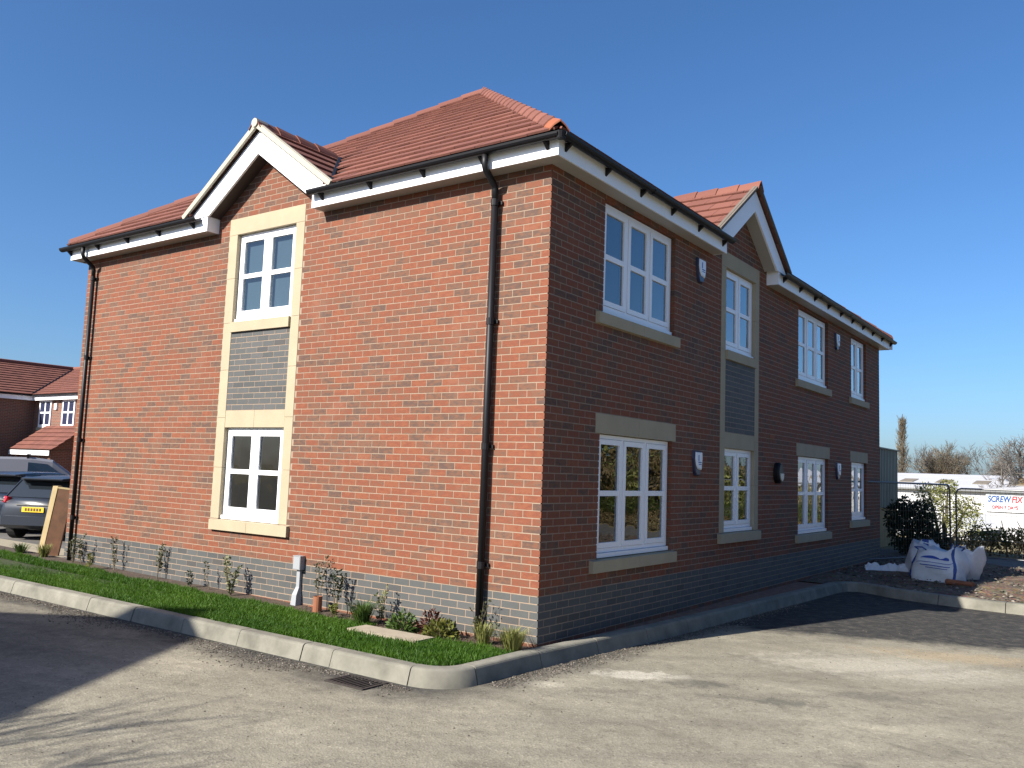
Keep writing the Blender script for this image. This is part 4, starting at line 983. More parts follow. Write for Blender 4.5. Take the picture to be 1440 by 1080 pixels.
def car(label, loc, rz, paint, scale=1.0, group='hatchbacks parked behind the lawn'):
    t = thing('parked_car', label, 'car', loc, group, rz); b = MB()
    def ring(x, hw, zl, zb): return [(x, -hw*.9, zl), (x, -hw, zl+.14), (x, -hw, (zl+zb)/2+.1), (x, -hw*.93, zb), (x, hw*.93, zb), (x, hw, (zl+zb)/2+.1), (x, hw, zl+.14), (x, hw*.9, zl)]
    st = [(-2.0, .70, .42, .72), (-1.96, .78, .34, .90), (-1.85, .84, .28, .97), (-1.5, .87, .22, .99), (-.5, .875, .21, .97), (.6, .875, .21, .95), (1.2, .86, .22, .90), (1.7, .80, .26, .78), (1.93, .70, .32, .64), (2.0, .6, .38, .56)]
    b.loft([ring(*s) for s in st]); b.build('body', paint, t, smooth=True, local=True)
    g = MB(); low = [(-1.80, .79, .985), (-1.2, .80, .985), (.45, .79, .96), (1.05, .74, .93)]; hi = [(-1.52, .60, 1.40), (-1.0, .63, 1.43), (.05, .63, 1.43), (.30, .58, 1.40)]
    for k in range(3):
        (xa, ha, za), (xb, hb, zb_) = low[k], low[k+1]; (xc, hc, zc_), (xd, hd, zd) = hi[k], hi[k+1]
        for s in (1, -1): g.poly([(xa, s*ha, za), (xb, s*hb, zb_), (xd, s*hd, zd), (xc, s*hc, zc_)][::s])
    for q in (0, 3): g.poly([(low[q][0], -low[q][1], low[q][2]), (low[q][0], low[q][1], low[q][2]), (hi[q][0], hi[q][1], hi[q][2]), (hi[q][0], -hi[q][1], hi[q][2])])
    g.build('windows', 'car_glass', t, local=True)
    r_ = MB(); r_.loft([[(x, -h, z), (x, -h*.7, z+.045), (x, h*.7, z+.045), (x, h, z), (x, h*.9, z-.02), (x, -h*.9, z-.02)] for x, h, z in [(-1.66, .56, 1.385), (-1.5, .62, 1.40), (-1.0, .65, 1.43), (.05, .65, 1.43), (.32, .59, 1.395)]]); r_.build('roof', paint, t, smooth=True, local=True)
    for s in (1, -1):
        pm = MB()
        for k in (0, 1, 2, 3):
            a = Vector((low[k][0], s*(low[k][1]+.004), low[k][2])); c = Vector((hi[k][0], s*(hi[k][1]+.004), hi[k][2])); pm.tube([a, c], .022 if k not in (1, 2) else .016, 5)
        pm.build('pillar', paint, t, local=True)
        l = MB(); l.loft([[(-1.99+.02*q, s*.70+.0, .86), (-1.96, s*.80, .86), (-1.80, s*.855, .88), (-1.80, s*.845, 1.0), (-1.93, s*.76, 1.0), (-1.97+.02*q, s*.66, .99)] for q in (0,)]+[[(-1.93, s*.60, .85), (-1.88, s*.70, .85), (-1.75, s*.8, .87), (-1.75, s*.8, .99), (-1.85, s*.70, .99), (-1.9, s*.60, .98)]]); l.build('tail_light', 'tail_red', t, local=True)
        for x in (-1.28, 1.25):
            w = MB(); w.tube([(x, s*.70, .31), (x, s*.885, .31)], .31, 20); ty = w.build('wheel', 'tyre', t, local=True)
            w = MB(); w.tube([(x, s*.87, .31), (x, s*.893, .31)], .2, 12); w.build('rim', 'alloy', ty, local=True)
    p = MB(); p.box(-2.02, -2.0, -.26, .26, .66, .775); pl = p.build('number_plate', 'plate_yellow', t, local=True)
    for k in range(6): p = MB(); p.box(-2.024, -2.021, -.20+.068*k, -.155+.068*k, .685, .75); p.build('character', 'plate_ink', pl, local=True)
    p = MB(); p.box(-2.005, -1.985, -.42, .42, .81, .835); p.build('trim_strip', 'chrome', t, local=True)
    p = MB(); p.loft([[(-2.04, -.72, .36), (-2.04, -.72, .56), (-2.04, .72, .56), (-2.04, .72, .36)], [(-1.9, -.86, .30), (-1.9, -.86, .58), (-1.9, .86, .58), (-1.9, .86, .30)]]); p.build('bumper', paint, t, local=True)
    p = MB(); p.loft([[(-1.78, -.5, 1.40), (-1.78, .5, 1.40), (-1.78, .5, 1.425), (-1.78, -.5, 1.425)], [(-1.5, -.56, 1.415), (-1.5, .56, 1.415), (-1.5, .56, 1.45), (-1.5, -.56, 1.45)]]); p.build('spoiler', paint, t, local=True)
    t.scale = (scale,)*3; return t
car('dark grey hatchback with yellow plate parked nearest the timber panel', (-14.85, 3.40, 0.0), math.radians(122), 'car_grey', 0.91)
car('blue black hatchback half out of frame, left of the grey hatchback', (-17.1, 3.5, 0.0), math.radians(122), 'car_dark', 0.93)
# van
t = thing('panel_van', 'silver grey panel van side on behind the two parked hatchbacks', 'van', (-22.2, 5.5, -0.12), None, math.radians(63))
b = MB()
def vr(x, hw, zl, zt, k=.86): return [(x, -hw*.95, zl), (x, -hw, zl+.2), (x, -hw, .95), (x, -hw*k, zt-.06), (x, -hw*k*.9, zt), (x, hw*k*.9, zt), (x, hw*k, zt-.06), (x, hw, .95), (x, hw, zl+.2), (x, hw*.95, zl)]
b.loft([vr(-2.3, .86, .35, 1.74), vr(-2.25, .92, .28, 1.8), vr(.2, .92, .25, 1.82), vr(.75, .92, .25, 1.76), vr(1.2, .91, .25, 1.42), vr(1.5, .9, .25, 1.12, .9), vr(2.05, .84, .28, .98, .9), vr(2.3, .72, .35, .78, .9)])
b.build('body', 'van_paint', t, smooth=False, local=True)
for s in (1, -1):
    g = MB(); g.prism([(.12, s*.935, 1.02), (1.12, s*.935, 1.0), (1.05, s*.90, 1.28), (.62, s*.84, 1.64), (.12, s*.82, 1.68)], (0, -s*.03, 0)); g.build('side_window', 'car_glass', t, local=True)
    for x in (-1.4, 1.35):
        w = MB(); w.tube([(x, s*.72, .32), (x, s*.935, .32)], .32, 20); ty = w.build('wheel', 'tyre', t, local=True)
        w = MB(); w.tube([(x, s*.92, .32), (x, s*.943, .32)], .2, 12); w.build('rim', 'alloy', ty, local=True)
    w = MB(); w.box(.95, 1.1, s*.95, s*1.12, 1.02, 1.22); w.build('mirror', 'black_plastic', t, local=True)
for x in (-1.9, -.9, .1):
    w = MB(); w.box(x-.03, x+.03, -.78, .78, 1.87, 1.92); w.box(x-.03, x+.03, -.76, -.70, 1.79, 1.87); w.box(x-.03, x+.03, .70, .76, 1.79, 1.87); w.build('roof_bar', 'black_plastic', t, local=True)
w = MB(); w.poly([(1.18, -.74, 1.40), (1.18, .74, 1.40), (.80, .72, 1.73), (.80, -.72, 1.73)]); w.build('windscreen', 'car_glass', t, local=True)

# neighbouring L-shaped house
hs = thing('brick_house', 'distant red brick house with tiled roof and lean-to porch behind the van', 'house', (-39.8, 14, 0))
m = MB(); X1, Y2, ZT = -39.8, 14.0, 4.62
m.box(X1-7.4, X1, -8, Y2+7.4, 0, ZT); m.box(X1, -30.0, Y2, Y2+7.4, 0, ZT); m.build('wall', 'far_brick', hs)
def far_roof(P0, u, v_h, W_, rise, name, parent, region, cols=0.33, gau=0.34):
    """tile courses as long stepped strips"""
    m = MB(); run = v_h.length; vv = (v_h+UP*rise); L_ = vv.length; vv.normalize(); n_ = u.cross(vv).normalized()
    if n_.z < 0: n_ = -n_
    k = 0
    while k*gau < L_:
        i = 0
        while i*cols < W_:
            pl = [(i*cols+.004, k*gau), (i*cols+cols-.004, k*gau), (i*cols+cols-.004, min(L_, k*gau+gau)), (i*cols+.004, min(L_, k*gau+gau))]
            for h in region:
                if len(pl) > 2: pl = clip(pl, *h)
            if len(pl) > 2 and area2(pl) > .003:
                m.prism([P0+u*p[0]+vv*p[1]+n_*(.05-(p[1]-k*gau)/gau*.04) for p in pl], n_*-.03, 0, RND.random())
            i += 1
        k += 1
    o = m.build(name, 'tile', parent, kind='stuff'); return o
RUN, RISE = 4.0, 1.85; sl2 = math.hypot(RUN, RISE); ez = 4.72
rf = MB(); rf.poly([(X1+.3, -8, ez-.06), (X1+.3, Y2-.3, ez-.06), (X1-3.7, Y2+3.7, ez+RISE-.06), (X1-3.7, -8, ez+RISE-.06)])
rf.poly([(X1+.3, Y2-.3, ez-.06), (-29.7, Y2-.3, ez-.06), (-29.7, Y2+3.7, ez+RISE-.06), (X1-3.7, Y2+3.7, ez+RISE-.06)])
rf.poly([(X1-3.7, -8, ez+RISE-.06), (X1-3.7, Y2+3.7, ez+RISE-.06), (X1-7.7, Y2+7.7, ez-.06), (X1-7.7, -8, ez-.06)])
rf.poly([(X1-3.7, Y2+3.7, ez+RISE-.06), (-29.7, Y2+3.7, ez+RISE-.06), (-29.7, Y2+7.7, ez-.06), (X1-7.7, Y2+7.7, ez-.06)])
rfo = rf.build('roof', 'deck', hs)
LW = Y2-.3+8
far_roof(Vector((X1+.3, -8, ez)), Vector((0, 1, 0)), Vector((-RUN, 0, 0)), LW+4, RISE, 'roof_tile', rfo, [half((LW, 0), (LW+4, sl2), (0, 1))])
far_roof(Vector((X1-3.8, Y2-.3, ez)), Vector((1, 0, 0)), Vector((0, RUN, 0)), 14.0, RISE, 'roof_tile', rfo, [half((4.1, 0), (0.1, sl2), (10, 1))])
for a, b in (((X1-3.7, -8, ez+RISE+.06), (X1-3.7, Y2+3.7, ez+RISE+.06)), ((X1-3.7, Y2+3.7, ez+RISE+.06), (-29.7, Y2+3.7, ez+RISE+.06))):
    m = MB(); m.tube([a, b], .11, 8); m.build('ridge', 'tile', rfo)
m = MB(); m.tube([(X1+.3, Y2-.3, ez+.05), (X1-3.7, Y2+3.7, ez+RISE+.05)], .05, 6); m.build('valley_lead', 'black_plastic', rfo)
for q in ((X1+.2, X1+.23, -8, Y2-.2), (X1+.232, -29.8, Y2-.23, Y2-.2)):
    m = MB(); m.box(*q, ez-.28, ez-.06); m.build('fascia', 'fascia', hs)
for q in ((X1+.235, X1+.33, -8, Y2-.34), (X1+.34, -29.8, Y2-.34, Y2-.235)):
    m = MB(); m.box(*q, ez-.07, ez-.01); m.build('gutter', 'black_plastic', hs)
m = MB(); m.box(X1+.012, X1+.2, -8, Y2-.19, ez-.27, ez-.25); m.box(X1+.21, -29.8, Y2-.19, Y2-.012, ez-.27, ez-.25); m.build('soffit', 'soffit', hs)
for a0 in (-39.22, -37.0, -33.6):
    w = MB(); z0, z1, a1 = 3.12, 4.46, a0+1.16
    for q in ((a0, a0+.1, z0, z1), (a1-.1, a1, z0, z1), (a0+.53, a0+.63, z0, z1), (a0+.1, a0+.53, z0, z0+.14), (a0+.63, a1-.1, z0, z0+.14), (a0+.1, a0+.53, z1-.1, z1), (a0+.63, a1-.1, z1-.1, z1), (a0+.1, a0+.53, 3.80, 3.88), (a0+.63, a1-.1, 3.80, 3.88)): w.box(q[0], q[1], Y2-.05, Y2-.005, q[2], q[3])
    wo = w.build('window', 'upvc', hs)
    for q in ((a0+.1, a0+.53, z0+.14, 3.80), (a0+.63, a1-.1, z0+.14, 3.80), (a0+.1, a0+.53, 3.88, z1-.1), (a0+.63, a1-.1, 3.88, z1-.1)):
        g = MB(); g.box(q[0], q[1], Y2-.03, Y2-.01, q[2], q[3]); g.build('pane', 'far_glass', wo)
    g = MB(); g.box(a0-.1, a1+.1, Y2-.08, Y2-.004, z0-.16, z0-.002); g.build('sill', 'stone', hs)
m = MB(); m.box(-37.72, -37.5, Y2-.08, Y2-.003, 3.98, 4.28); m.build('alarm_cover', 'alarm_white', hs)
# lean-to porch
px0, px1, py = -38.35, -34.6, 12.35
m = MB(); m.box(px0+.2, px0+.42, py+.15, Y2-.01, 0, 2.0); m.box(px1-.42, px1-.2, py+.15, Y2-.01, 0, 2.0); m.prism([(px1-.25, py+.15, 2.0), (px1-.25, Y2-.01, 2.0), (px1-.25, Y2-.01, 3.1)], (-.1, 0, 0)); m.box(px0+.43, px1-.43, py+.3, py+.4, 0.0, 1.95); m.build('porch_wall', 'far_brick', hs)
pr = MB(); pr.prism([(px0, py, 1.99), (px1, py, 1.99), (px1, Y2-.02, 3.18), (px0, Y2-.02, 3.18)], (0, 0, -.05)); po = pr.build('porch_roof', 'deck', hs)
far_roof(Vector((px0, py, 2.01)), Vector((1, 0, 0)), Vector((0, Y2-.02-py, 0)), px1-px0, 1.19, 'roof_tile', po, [])
m = MB(); m.box(px0, px1, py-.03, py-.004, 1.76, 1.97); m.build('fascia', 'fascia', hs)

# house behind the camera whose gable shades the left of the road
nb = thing('gabled_house', 'brick house with gable end behind the viewer, out of frame', 'house', (-7.08, -12.5, 0))
m = MB(); xg, yg = -7.08, -12.5; hw_ = 4.4; za = 7.9; ze_ = za-.697*hw_
m.prism([(xg-hw_, yg, 0), (xg+hw_, yg, 0), (xg+hw_, yg, ze_), (xg, yg, za-.12), (xg-hw_, yg, ze_)], (0, -9, 0)); m.build('wall', 'far_brick', nb)
m = MB()
for s in (-1, 1): m.prism([(xg, yg+.3, za), (xg+s*(hw_+.35), yg+.3, za-.697*(hw_+.35)), (xg+s*(hw_+.35), yg+.3, za-.12-.697*(hw_+.35)), (xg, yg+.3, za-.12)], (0, -9.6, 0), 0, .5)
m.build('roof', 'tile', nb)
for a, z in ((-9.6, .9), (-6.2, .9), (-9.6, 3.3), (-6.2, 3.3)):
    w = MB(); w.box(a, a+1.3, yg+.002, yg+.06, z, z+1.25); wo = w.build('window', 'upvc', nb)
    for q in (.09, .70): g = MB(); g.box(a+q, a+q+.51, yg+.061, yg+.07, z+.1, z+1.15); g.build('pane', 'far_glass', wo)
nb.rotation_euler = (0, 0, math.radians(-8.4))

# ================================================================== RIGHT BACKGROUND
def vdir(px):     # horizontal direction at a given image column near the horizon
    d = fw+cr*((px-720)/FPX)-cu*((685-540)/FPX); d.z = 0; return d.normalized()
def atpx(px, dist): d = vdir(px); return (CAM.x+d.x*dist, CAM.y+d.y*dist)
# temporary fence panels
def fence_panel(p0, p1, h0, label):
    t = thing('fence_panel', label, 'fence', (p0[0], p0[1], 0), 'temporary mesh fence panels'); a, b = Vector((*p0, 0)), Vector((*p1, 0)); ln = (b-a).length; ax = (b-a)/ln
    z0, z1 = 0.05, h0; r = .021; c = .12
    m = MB(); m.tube([a+UP*z0, a+UP*(z1-c), a+ax*.04+UP*(z1-.03), a+ax*c+UP*z1, b-ax*c+UP*z1, b-ax*.04+UP*(z1-.03), b+UP*(z1-c), b+UP*z0], r, 8); m.tube([a+UP*.18, b+UP*.18], .016, 6); m.build('frame', 'galv', t, smooth=True)
    w = MB(); n = int(ln/.105)
    for i in range(1, n): p = a+ax*(ln*i/n); w.tube([p+UP*.18, p+UP*z1], .0022, 3, False)
    for i in range(1, 8): w.tube([a+UP*(.18+(z1-.18)*i/8), b+UP*(.18+(z1-.18)*i/8)], .0022, 3, False)
    w.build('mesh_wire', 'galv', t)
    for p in (a, b): f = MB(); f.box(p.x-.32, p.x+.32, p.y-.11, p.y+.11, 0.0, .14); f.build('foot_block', 'tyre', t)
fence_panel((-0.05, 12.85), (1.10, 16.2), 1.86, 'mesh fence panel running back from the far end of the brick wall')
fence_panel((1.22, 16.3), (4.70, 16.25), 1.78, 'mesh fence panel in front of the hedge at the right edge')
# cabin
cx, cy = -1.37, 16.2
t = thing('site_cabin', 'grey green clad cabin with tan lower wall behind the far end of the building', 'cabin', (cx-1.8, cy+2.0, 0))
m = MB(); m.box(cx-6, cx, cy, cy+6, -.05, 1.12); m.build('lower_wall', 'clad_tan', t)
m = MB(); m.box(cx-6.05, cx+.05, cy-.05, cy+6.05, 1.125, 2.86)
for i in range(30): x = cx-5.95+i*.2; m.box(x, x+.08, cy-.075, cy-.051, 1.125, 2.86)
for i in range(30): y = cy+.05+i*.2; m.box(cx+.051, cx+.075, y, y+.08, 1.125, 2.86)
m.build('upper_cladding', 'clad_green', t)
m = MB(); m.prism([(cx-6.12, cy-.12, 2.98), (cx+.12, cy-.12, 2.862), (cx+.12, cy-.12, 2.90), (cx-6.12, cy-.12, 3.05)], (0, 6.3, 0)); m.build('roof', 'clad_green', t)
# bulk bags
def bulk_bag(name, x, y, w, d, h, rz, label, lean=(0, 0), fill=False, seed=1, cat='bulk bag', group='bulk bags dumped behind the kerb'):
    r = random.Random(seed); t = thing(name, label, cat, (x, y, 0.10), group, rz); rings = []
    N = 28
    for k in range(9):
        q = k/8; sw = 1.0+.13*math.sin(math.pi*min(1, q*1.15))-.16*q*q; ring = []
        for i in range(N):
            a = 2*math.pi*i/N; ca, sa = math.cos(a), math.sin(a); e = 0.5
            px = math.copysign(abs(ca)**e, ca)*w/2*sw; py_ = math.copysign(abs(sa)**e, sa)*d/2*sw
            wob = 1+.05*math.sin(a*3+k*.9+seed)+.035*math.sin(a*7+k*1.7)+r.uniform(-.012, .012)
            ring.append((px*wob+lean[0]*q, py_*wob+lean[1]*q, h*q+(.07*h*math.sin(a*2+seed)+.06*h*math.sin(a*5+seed*2))*q))
        rings.append(ring)
    m = MB(); m.loft(rings, cap=False); c = Vector((lean[0]*.8, lean[1]*.8, h*.80)); b = len(m.v)
    m.v.append(tuple(c)); e = 8*N
    for i in range(N): m.f.append((e+i, e+(i+1) % N, b)); m.m.append(1 if fill else 0); m.a.append(0)
    body = m.build('body', ['bag', 'bag_fill'], t, smooth=True, local=True)
    return t, rings, N
def strap(t, rings, N, i, mat='bag_strap', nm='strap'):
    m = MB()
    for k in range(len(rings)-1):
        for di in (0,):
            def o(p, q): c = Vector((p[0], p[1], 0)); c = c.normalized()*.008 if c.length else c; return (p[0]+c.x, p[1]+c.y, p[2])
            m.poly([o(rings[k][i], 0), o(rings[k][(i+1) % N], 0), o(rings[k+1][(i+1) % N], 0), o(rings[k+1][i], 0)])
    m.build(nm, mat, t, local=True)
t, rg, N = bulk_bag('bulk_bag', 1.78, 10.55, .80, .66, .58, math.radians(-12), 'large white bulk bag with blue straps and blue print in front', lean=(.02, .08), seed=2)
for i in (16, 24): strap(t, rg, N, i)
# print on the front: an emblem of hills and two lines
def front_pt(u, v):
    k = v*8; k0 = min(7, int(k)); f = k-k0; i = 14+u*14; i0 = int(i); g = i-i0
    P = lambda kk, ii: Vector(rg[kk][ii % N]); p = (P(k0, i0)*(1-g)+P(k0, i0+1)*g)*(1-f)+(P(k0+1, i0)*(1-g)+P(k0+1, i0+1)*g)*f
    return p+Vector((0, -.012, .0))
def strip(u0, u1, v0, v1, top=None, n=8):
    m = MB()
    for k in range(n):
        a = u0+(u1-u0)*k/n; b = u0+(u1-u0)*(k+1)/n; ta = v1 if top is None else top(k/n); tb = v1 if top is None else top((k+1)/n)
        m.poly([front_pt(a, v0), front_pt(b, v0), front_pt(b, tb), front_pt(a, ta)])
    return m
strip(.40, .66, .72, .8, lambda q: .74+.10*abs(math.sin(q*5.5))*(.4+q*.8 if q < .75 else 1.6-q), 16).build('emblem', 'print_blue', t, local=True)
strip(.32, .76, .60, .615).build('printed_line', 'print_blue', t, local=True); strip(.42, .66, .50, .525).build('printed_line', 'print_blue', t, local=True); strip(.46, .62, .43, .45).build('printed_line', 'print_blue', t, local=True)
for i in (3, 11, 17, 25):
    p = Vector(rg[8][i % N]); q = Vector(rg[8][(i+3) % N]); o_ = Vector((p.x, p.y, 0)).normalized()*.05
    m = MB(); m.tube([p, p+o_*1.3+UP*.045, (p+q)/2+o_*2.4+UP*.03, q+o_*1.4+UP*.02, q-UP*.03], .013, 6); m.build('lifting_loop', 'bag_strap' if i > 12 else 'bag', t, local=True)
t, rg2, N = bulk_bag('bulk_bag', 1.36, 11.35, .55, .55, .62, math.radians(25), 'slumped white bulk bag behind the left side of the printed bag', lean=(.05, 0), seed=5); strap(t, rg2, N, 20)
t, rg3, N = bulk_bag('bulk_bag', 2.0, 11.4, .55, .5, .58, math.radians(-30), 'half empty open bulk bag behind the right side of the printed bag', lean=(.2, 0), fill=True, seed=7); strap(t, rg3, N, 17)
# wrapped blocks lying by the wall end
for i, (x, y, l, rz, lab) in enumerate(((0.62, 11.2, .55, .3, 'torn white plastic sheet heaped near the wall end, left piece'), (1.0, 11.35, .4, -.4, 'crumpled white plastic sheet lying left of the bulk bags'))):
    m = MB(); n = 10; g = {}; r = random.Random(40+i)
    for a in range(n+1):
        for b in range(n//2+1): g[a, b] = (x+(a/n-.5)*l*math.cos(rz)-(b/5-.5)*.3*math.sin(rz), y+(a/n-.5)*l*math.sin(rz)+(b/5-.5)*.3*math.cos(rz), .12+.16*math.sin(math.pi*b/5)*(0.4+r.random()*.7))
    for a in range(n):
        for b in range(n//2): m.poly([g[a, b], g[a+1, b], g[a+1, b+1], g[a, b+1]])
    o = m.build('plastic_sheet', 'bag', at=(x, y, .12)); tag(o, lab, 'plastic sheet')
m = MB(); m.tube([(2.0, 9.95, .15), (2.45, 9.75, .15)], .05, 8); o = m.build('clay_duct', 'clay_pipe', at=(2.2, 9.85, .1)); tag(o, 'broken red clay pipe lying on the rubble right of the bags', 'pipe')
# hedge and shrubs
def foliage_cloud(m, c, rad, n, ll, r, squash=.8, shell=.55, mi=0):
    for _ in range(n):
        d = rvec(r); q = shell+(1-shell)*r.random() if r.random() < .8 else r.random(); p = Vector(c)+Vector((d.x*rad[0], d.y*rad[1], d.z*rad[2]))*q
        leaf(m, p, rvec(r)+d*.5, rvec(r), ll*r.uniform(.6, 1.3), ll*.55, max(0, min(1, r.gauss(.45, .28))))
def shrub(name, label, cat, x, y, z, blobs, mat, ll, seed, group=None, stem=True):
    r = random.Random(seed); t = thing(name, label, cat, (x, y, z), group); m = MB(); s = MB()
    for (dx, dy, dz, rx, ry, rz, n) in blobs:
        foliage_cloud(m, (x+dx, y+dy, z+dz), (rx, ry, rz), n, ll, r)
        s.tube([(x+dx*.2, y+dy*.2, z-.05), (x+dx*.7, y+dy*.7, z+dz*.7), (x+dx, y+dy, z+dz)], [.06, .04, .015], 6)
    s.build('branches', 'bark', t); m.build('foliage', mat, t)
x, y = atpx(1281, 25.5); shrub('dark_evergreen', 'dark evergreen bush in shade beside the grey green cabin', 'bush', x, y, -.1, [(0, 0, .7, .6, .7, .75, 1500), (.2, .1, 1.1, .38, .45, .45, 650), (-.35, 0, 1.05, .32, .4, .45, 520), (.45, -.2, .45, .5, .5, .5, 800), (-.2, .1, 1.4, .2, .25, .22, 170)], 'leaf_dark', .11, 51)
x, y = atpx(1326, 31.5); shrub('pale_shrub', 'loose pale green shrub behind the fence post pair', 'shrub', x, y, -.15, [(0, 0, 1.3, .72, .6, .7, 1000), (.55, 0, .85, .6, .5, .55, 800), (-.4, 0, 1.7, .5, .4, .42, 600), (.7, .1, 1.35, .45, .35, .34, 400), (-.5, 0, .9, .5, .45, .55, 520), (.15, 0, 2.0, .32, .3, .22, 230)], 'leaf_willow', .085, 52)
x, y = atpx(1318, 25.5); shrub('bramble', 'brown leafless bramble low behind the bulk bags', 'shrub', x, y, -.1, [(0, 0, .35, .55, .4, .4, 500), (.6, 0, .3, .5, .4, .35, 380)], 'leaf_brown', .09, 53)
hd = thing('hedge', 'clipped hedge with green top and brown twiggy base along the lane', 'hedge', (6.0, 21, 0)); r = random.Random(61); m1 = MB(); m2 = MB(); s = MB()
xx = 1.05
while xx < 17:
    yy = 20.0+.12*math.sin(xx); 
    foliage_cloud(m1, (xx, yy, .30), (.42, .5, .36), 330, .09, r)
    foliage_cloud(m2, (xx+.2, yy+.1, .82 if xx > 2.9 else .5), (.45, .5, .32+.08*math.sin(xx*3)), 330, .085, r)
    s.tube([(xx, yy, -.05), (xx+r.uniform(-.1, .1), yy, .5), (xx+r.uniform(-.3, .3), yy, .95)], [.03, .02, .008], 5); xx += .42
m1.build('lower_twigs', 'leaf_brown', hd); m2.build('leafy_top', 'leaf_hedge', hd); s.build('stems', 'bark', hd)
# bank of dry scrub further along the lane to the right (seen mirrored in the windows)
for i in range(30):
    yb = -9+i*1.75; x = 13.2+r.uniform(-.9, 1.6)-(max(0, yb-26)*.22); zb = terr(x, yb)
    k = r.uniform(.85, 1.25)
    shrub('scrub_bush', 'dry scrub bush on the bank right of the frame', 'bush', x, yb, zb, [(0, 0, .9*k, 1.3, 1.2, 1.1, 300), (.5, .2, 2.2*k, 1.1, 1.1, 1.1, 260), (1.6, -.4, 2.9*k, 1.3, 1.2, 1.2, 260), (-.6, .1, 1.5*k, .8, .9, .8, 180)], ('leaf_brown', 'leaf_willow', 'leaf_olive')[i % 3], .26, 170+i, 'scrub bushes on the bank')
# white warehouse
WY = 62.0
wh = thing('warehouse', 'long white warehouse with low pitched pale roof beyond the hedge', 'warehouse', (0, WY, -2.6))
xw0, xw1 = -30.0, 45.0; ev = 1.62
m = MB(); m.box(xw0, xw1, WY, WY+22, -2.8, ev)
for i in range(10): m.box(xw0, xw1, WY-.02, WY-.001, ev-.42*(i+1), ev-.42*(i+1)+.02)
m.build('wall', 'ware_wall', wh)
m = MB(); m.prism([(xw0-.2, WY-.25, ev), (xw0-.2, WY+11, ev+1.15), (xw0-.2, WY+22.2, ev), (xw0-.2, WY+22.2, ev+.06), (xw0-.2, WY+11, ev+1.25), (xw0-.2, WY-.25, ev+.08)], (xw1-xw0+.4, 0, 0)); wr = m.build('roof', 'ware_roof', wh)
k = 0; x = -28.0
while x < 44:
    m = MB(); za_, zb_ = ev+.08+1.17*.33+.012, ev+.08+1.17*.55+.012; m.prism([(x, WY-.25+11.25*.33, za_), (x+1.0, WY-.25+11.25*.33, za_), (x+1.0, WY-.25+11.25*.55, zb_), (x, WY-.25+11.25*.55, zb_)], (0, 0, .03)); m.build('rooflight', 'rooflight', wr); x += 2.55
m = MB(); m.box(xw0, xw1, WY-.38, WY-.26, ev-.06, ev+.06); m.build('gutter', 'galv', wh)
# sign on the warehouse
sx0, _ = atpx(1386, 1); d0 = vdir(1386); tt = (WY-.1-CAM.y)/d0.y; sx0 = CAM.x+d0.x*tt
sg = thing('wall_sign', 'white signboard with blue and red lettering on the warehouse wall', 'sign', (sx0, WY-.1, .3))
SW, SH = 2.75, 1.30; sz0 = 0.22
m = MB(); m.box(sx0, sx0+SW, WY-.12, WY-.04, sz0, sz0+SH); m.build('board', 'sign_white', sg)
def text(body, x, z, size, mat, shear=0.0, width=None):
    cu_ = bpy.data.curves.new('lettering', 'FONT'); cu_.body = body; cu_.size = size; cu_.extrude = .01; cu_.shear = shear; cu_.offset = .035*size
    to = bpy.data.objects.new('lettering', cu_); COL.objects.link(to)
    dg = bpy.context.evaluated_depsgraph_get(); me = bpy.data.meshes.new_from_object(to.evaluated_get(dg)); bpy.data.objects.remove(to)
    xs_ = [v.co.x for v in me.vertices]; w0 = max(xs_)-min(xs_); f = (width/w0) if width else 1.0
    for v in me.vertices:
        px_, py_, pz_ = v.co; v.co = (x+(px_-min(xs_))*f-sx0, (WY-.135+pz_*.5)-(WY-.1), z+py_-.3)
    me.materials.clear(); me.materials.append(M[mat]); o = bpy.data.objects.new('lettering', me); COL.objects.link(o); o.parent = sg
text('SCREW', sx0+.12, sz0+.68, .60, 'sign_blue', .15, 1.44); text('FIX', sx0+1.58, sz0+.68, .60, 'sign_red', .15, .70)
text('OPEN 7 DAYS', sx0+.36, sz0+.20, .34, 'sign_red', 0, 1.6)
# blue shed with white roof
x0, y0 = atpx(1362, 44); x1, _ = atpx(1404, 44)
t = thing('lean_to_shed', 'low blue grey shed with white sloping roof in front of the warehouse', 'shed', (x0, y0, -1.6))
m = MB(); m.box(x0, x1-.25, y0, y0+3, -2.8, -.05); m.build('wall', 'shed_blue', t)
m = MB(); m.prism([(x0-.75, y0-.3, -.22), (x1+.05, y0-.3, .04), (x1+.05, y0-.3, .12), (x0-.75, y0-.3, -.14)], (0, .02, 0)); m.prism([(x0-.75, y0-.3, -.16), (x1+.05, y0-.3, .10), (x1-.9, y0+3.2, .55), (x0-.75, y0+3.2, .60)], (0, 0, .05)); m.build('roof', 'shed_roof', t)
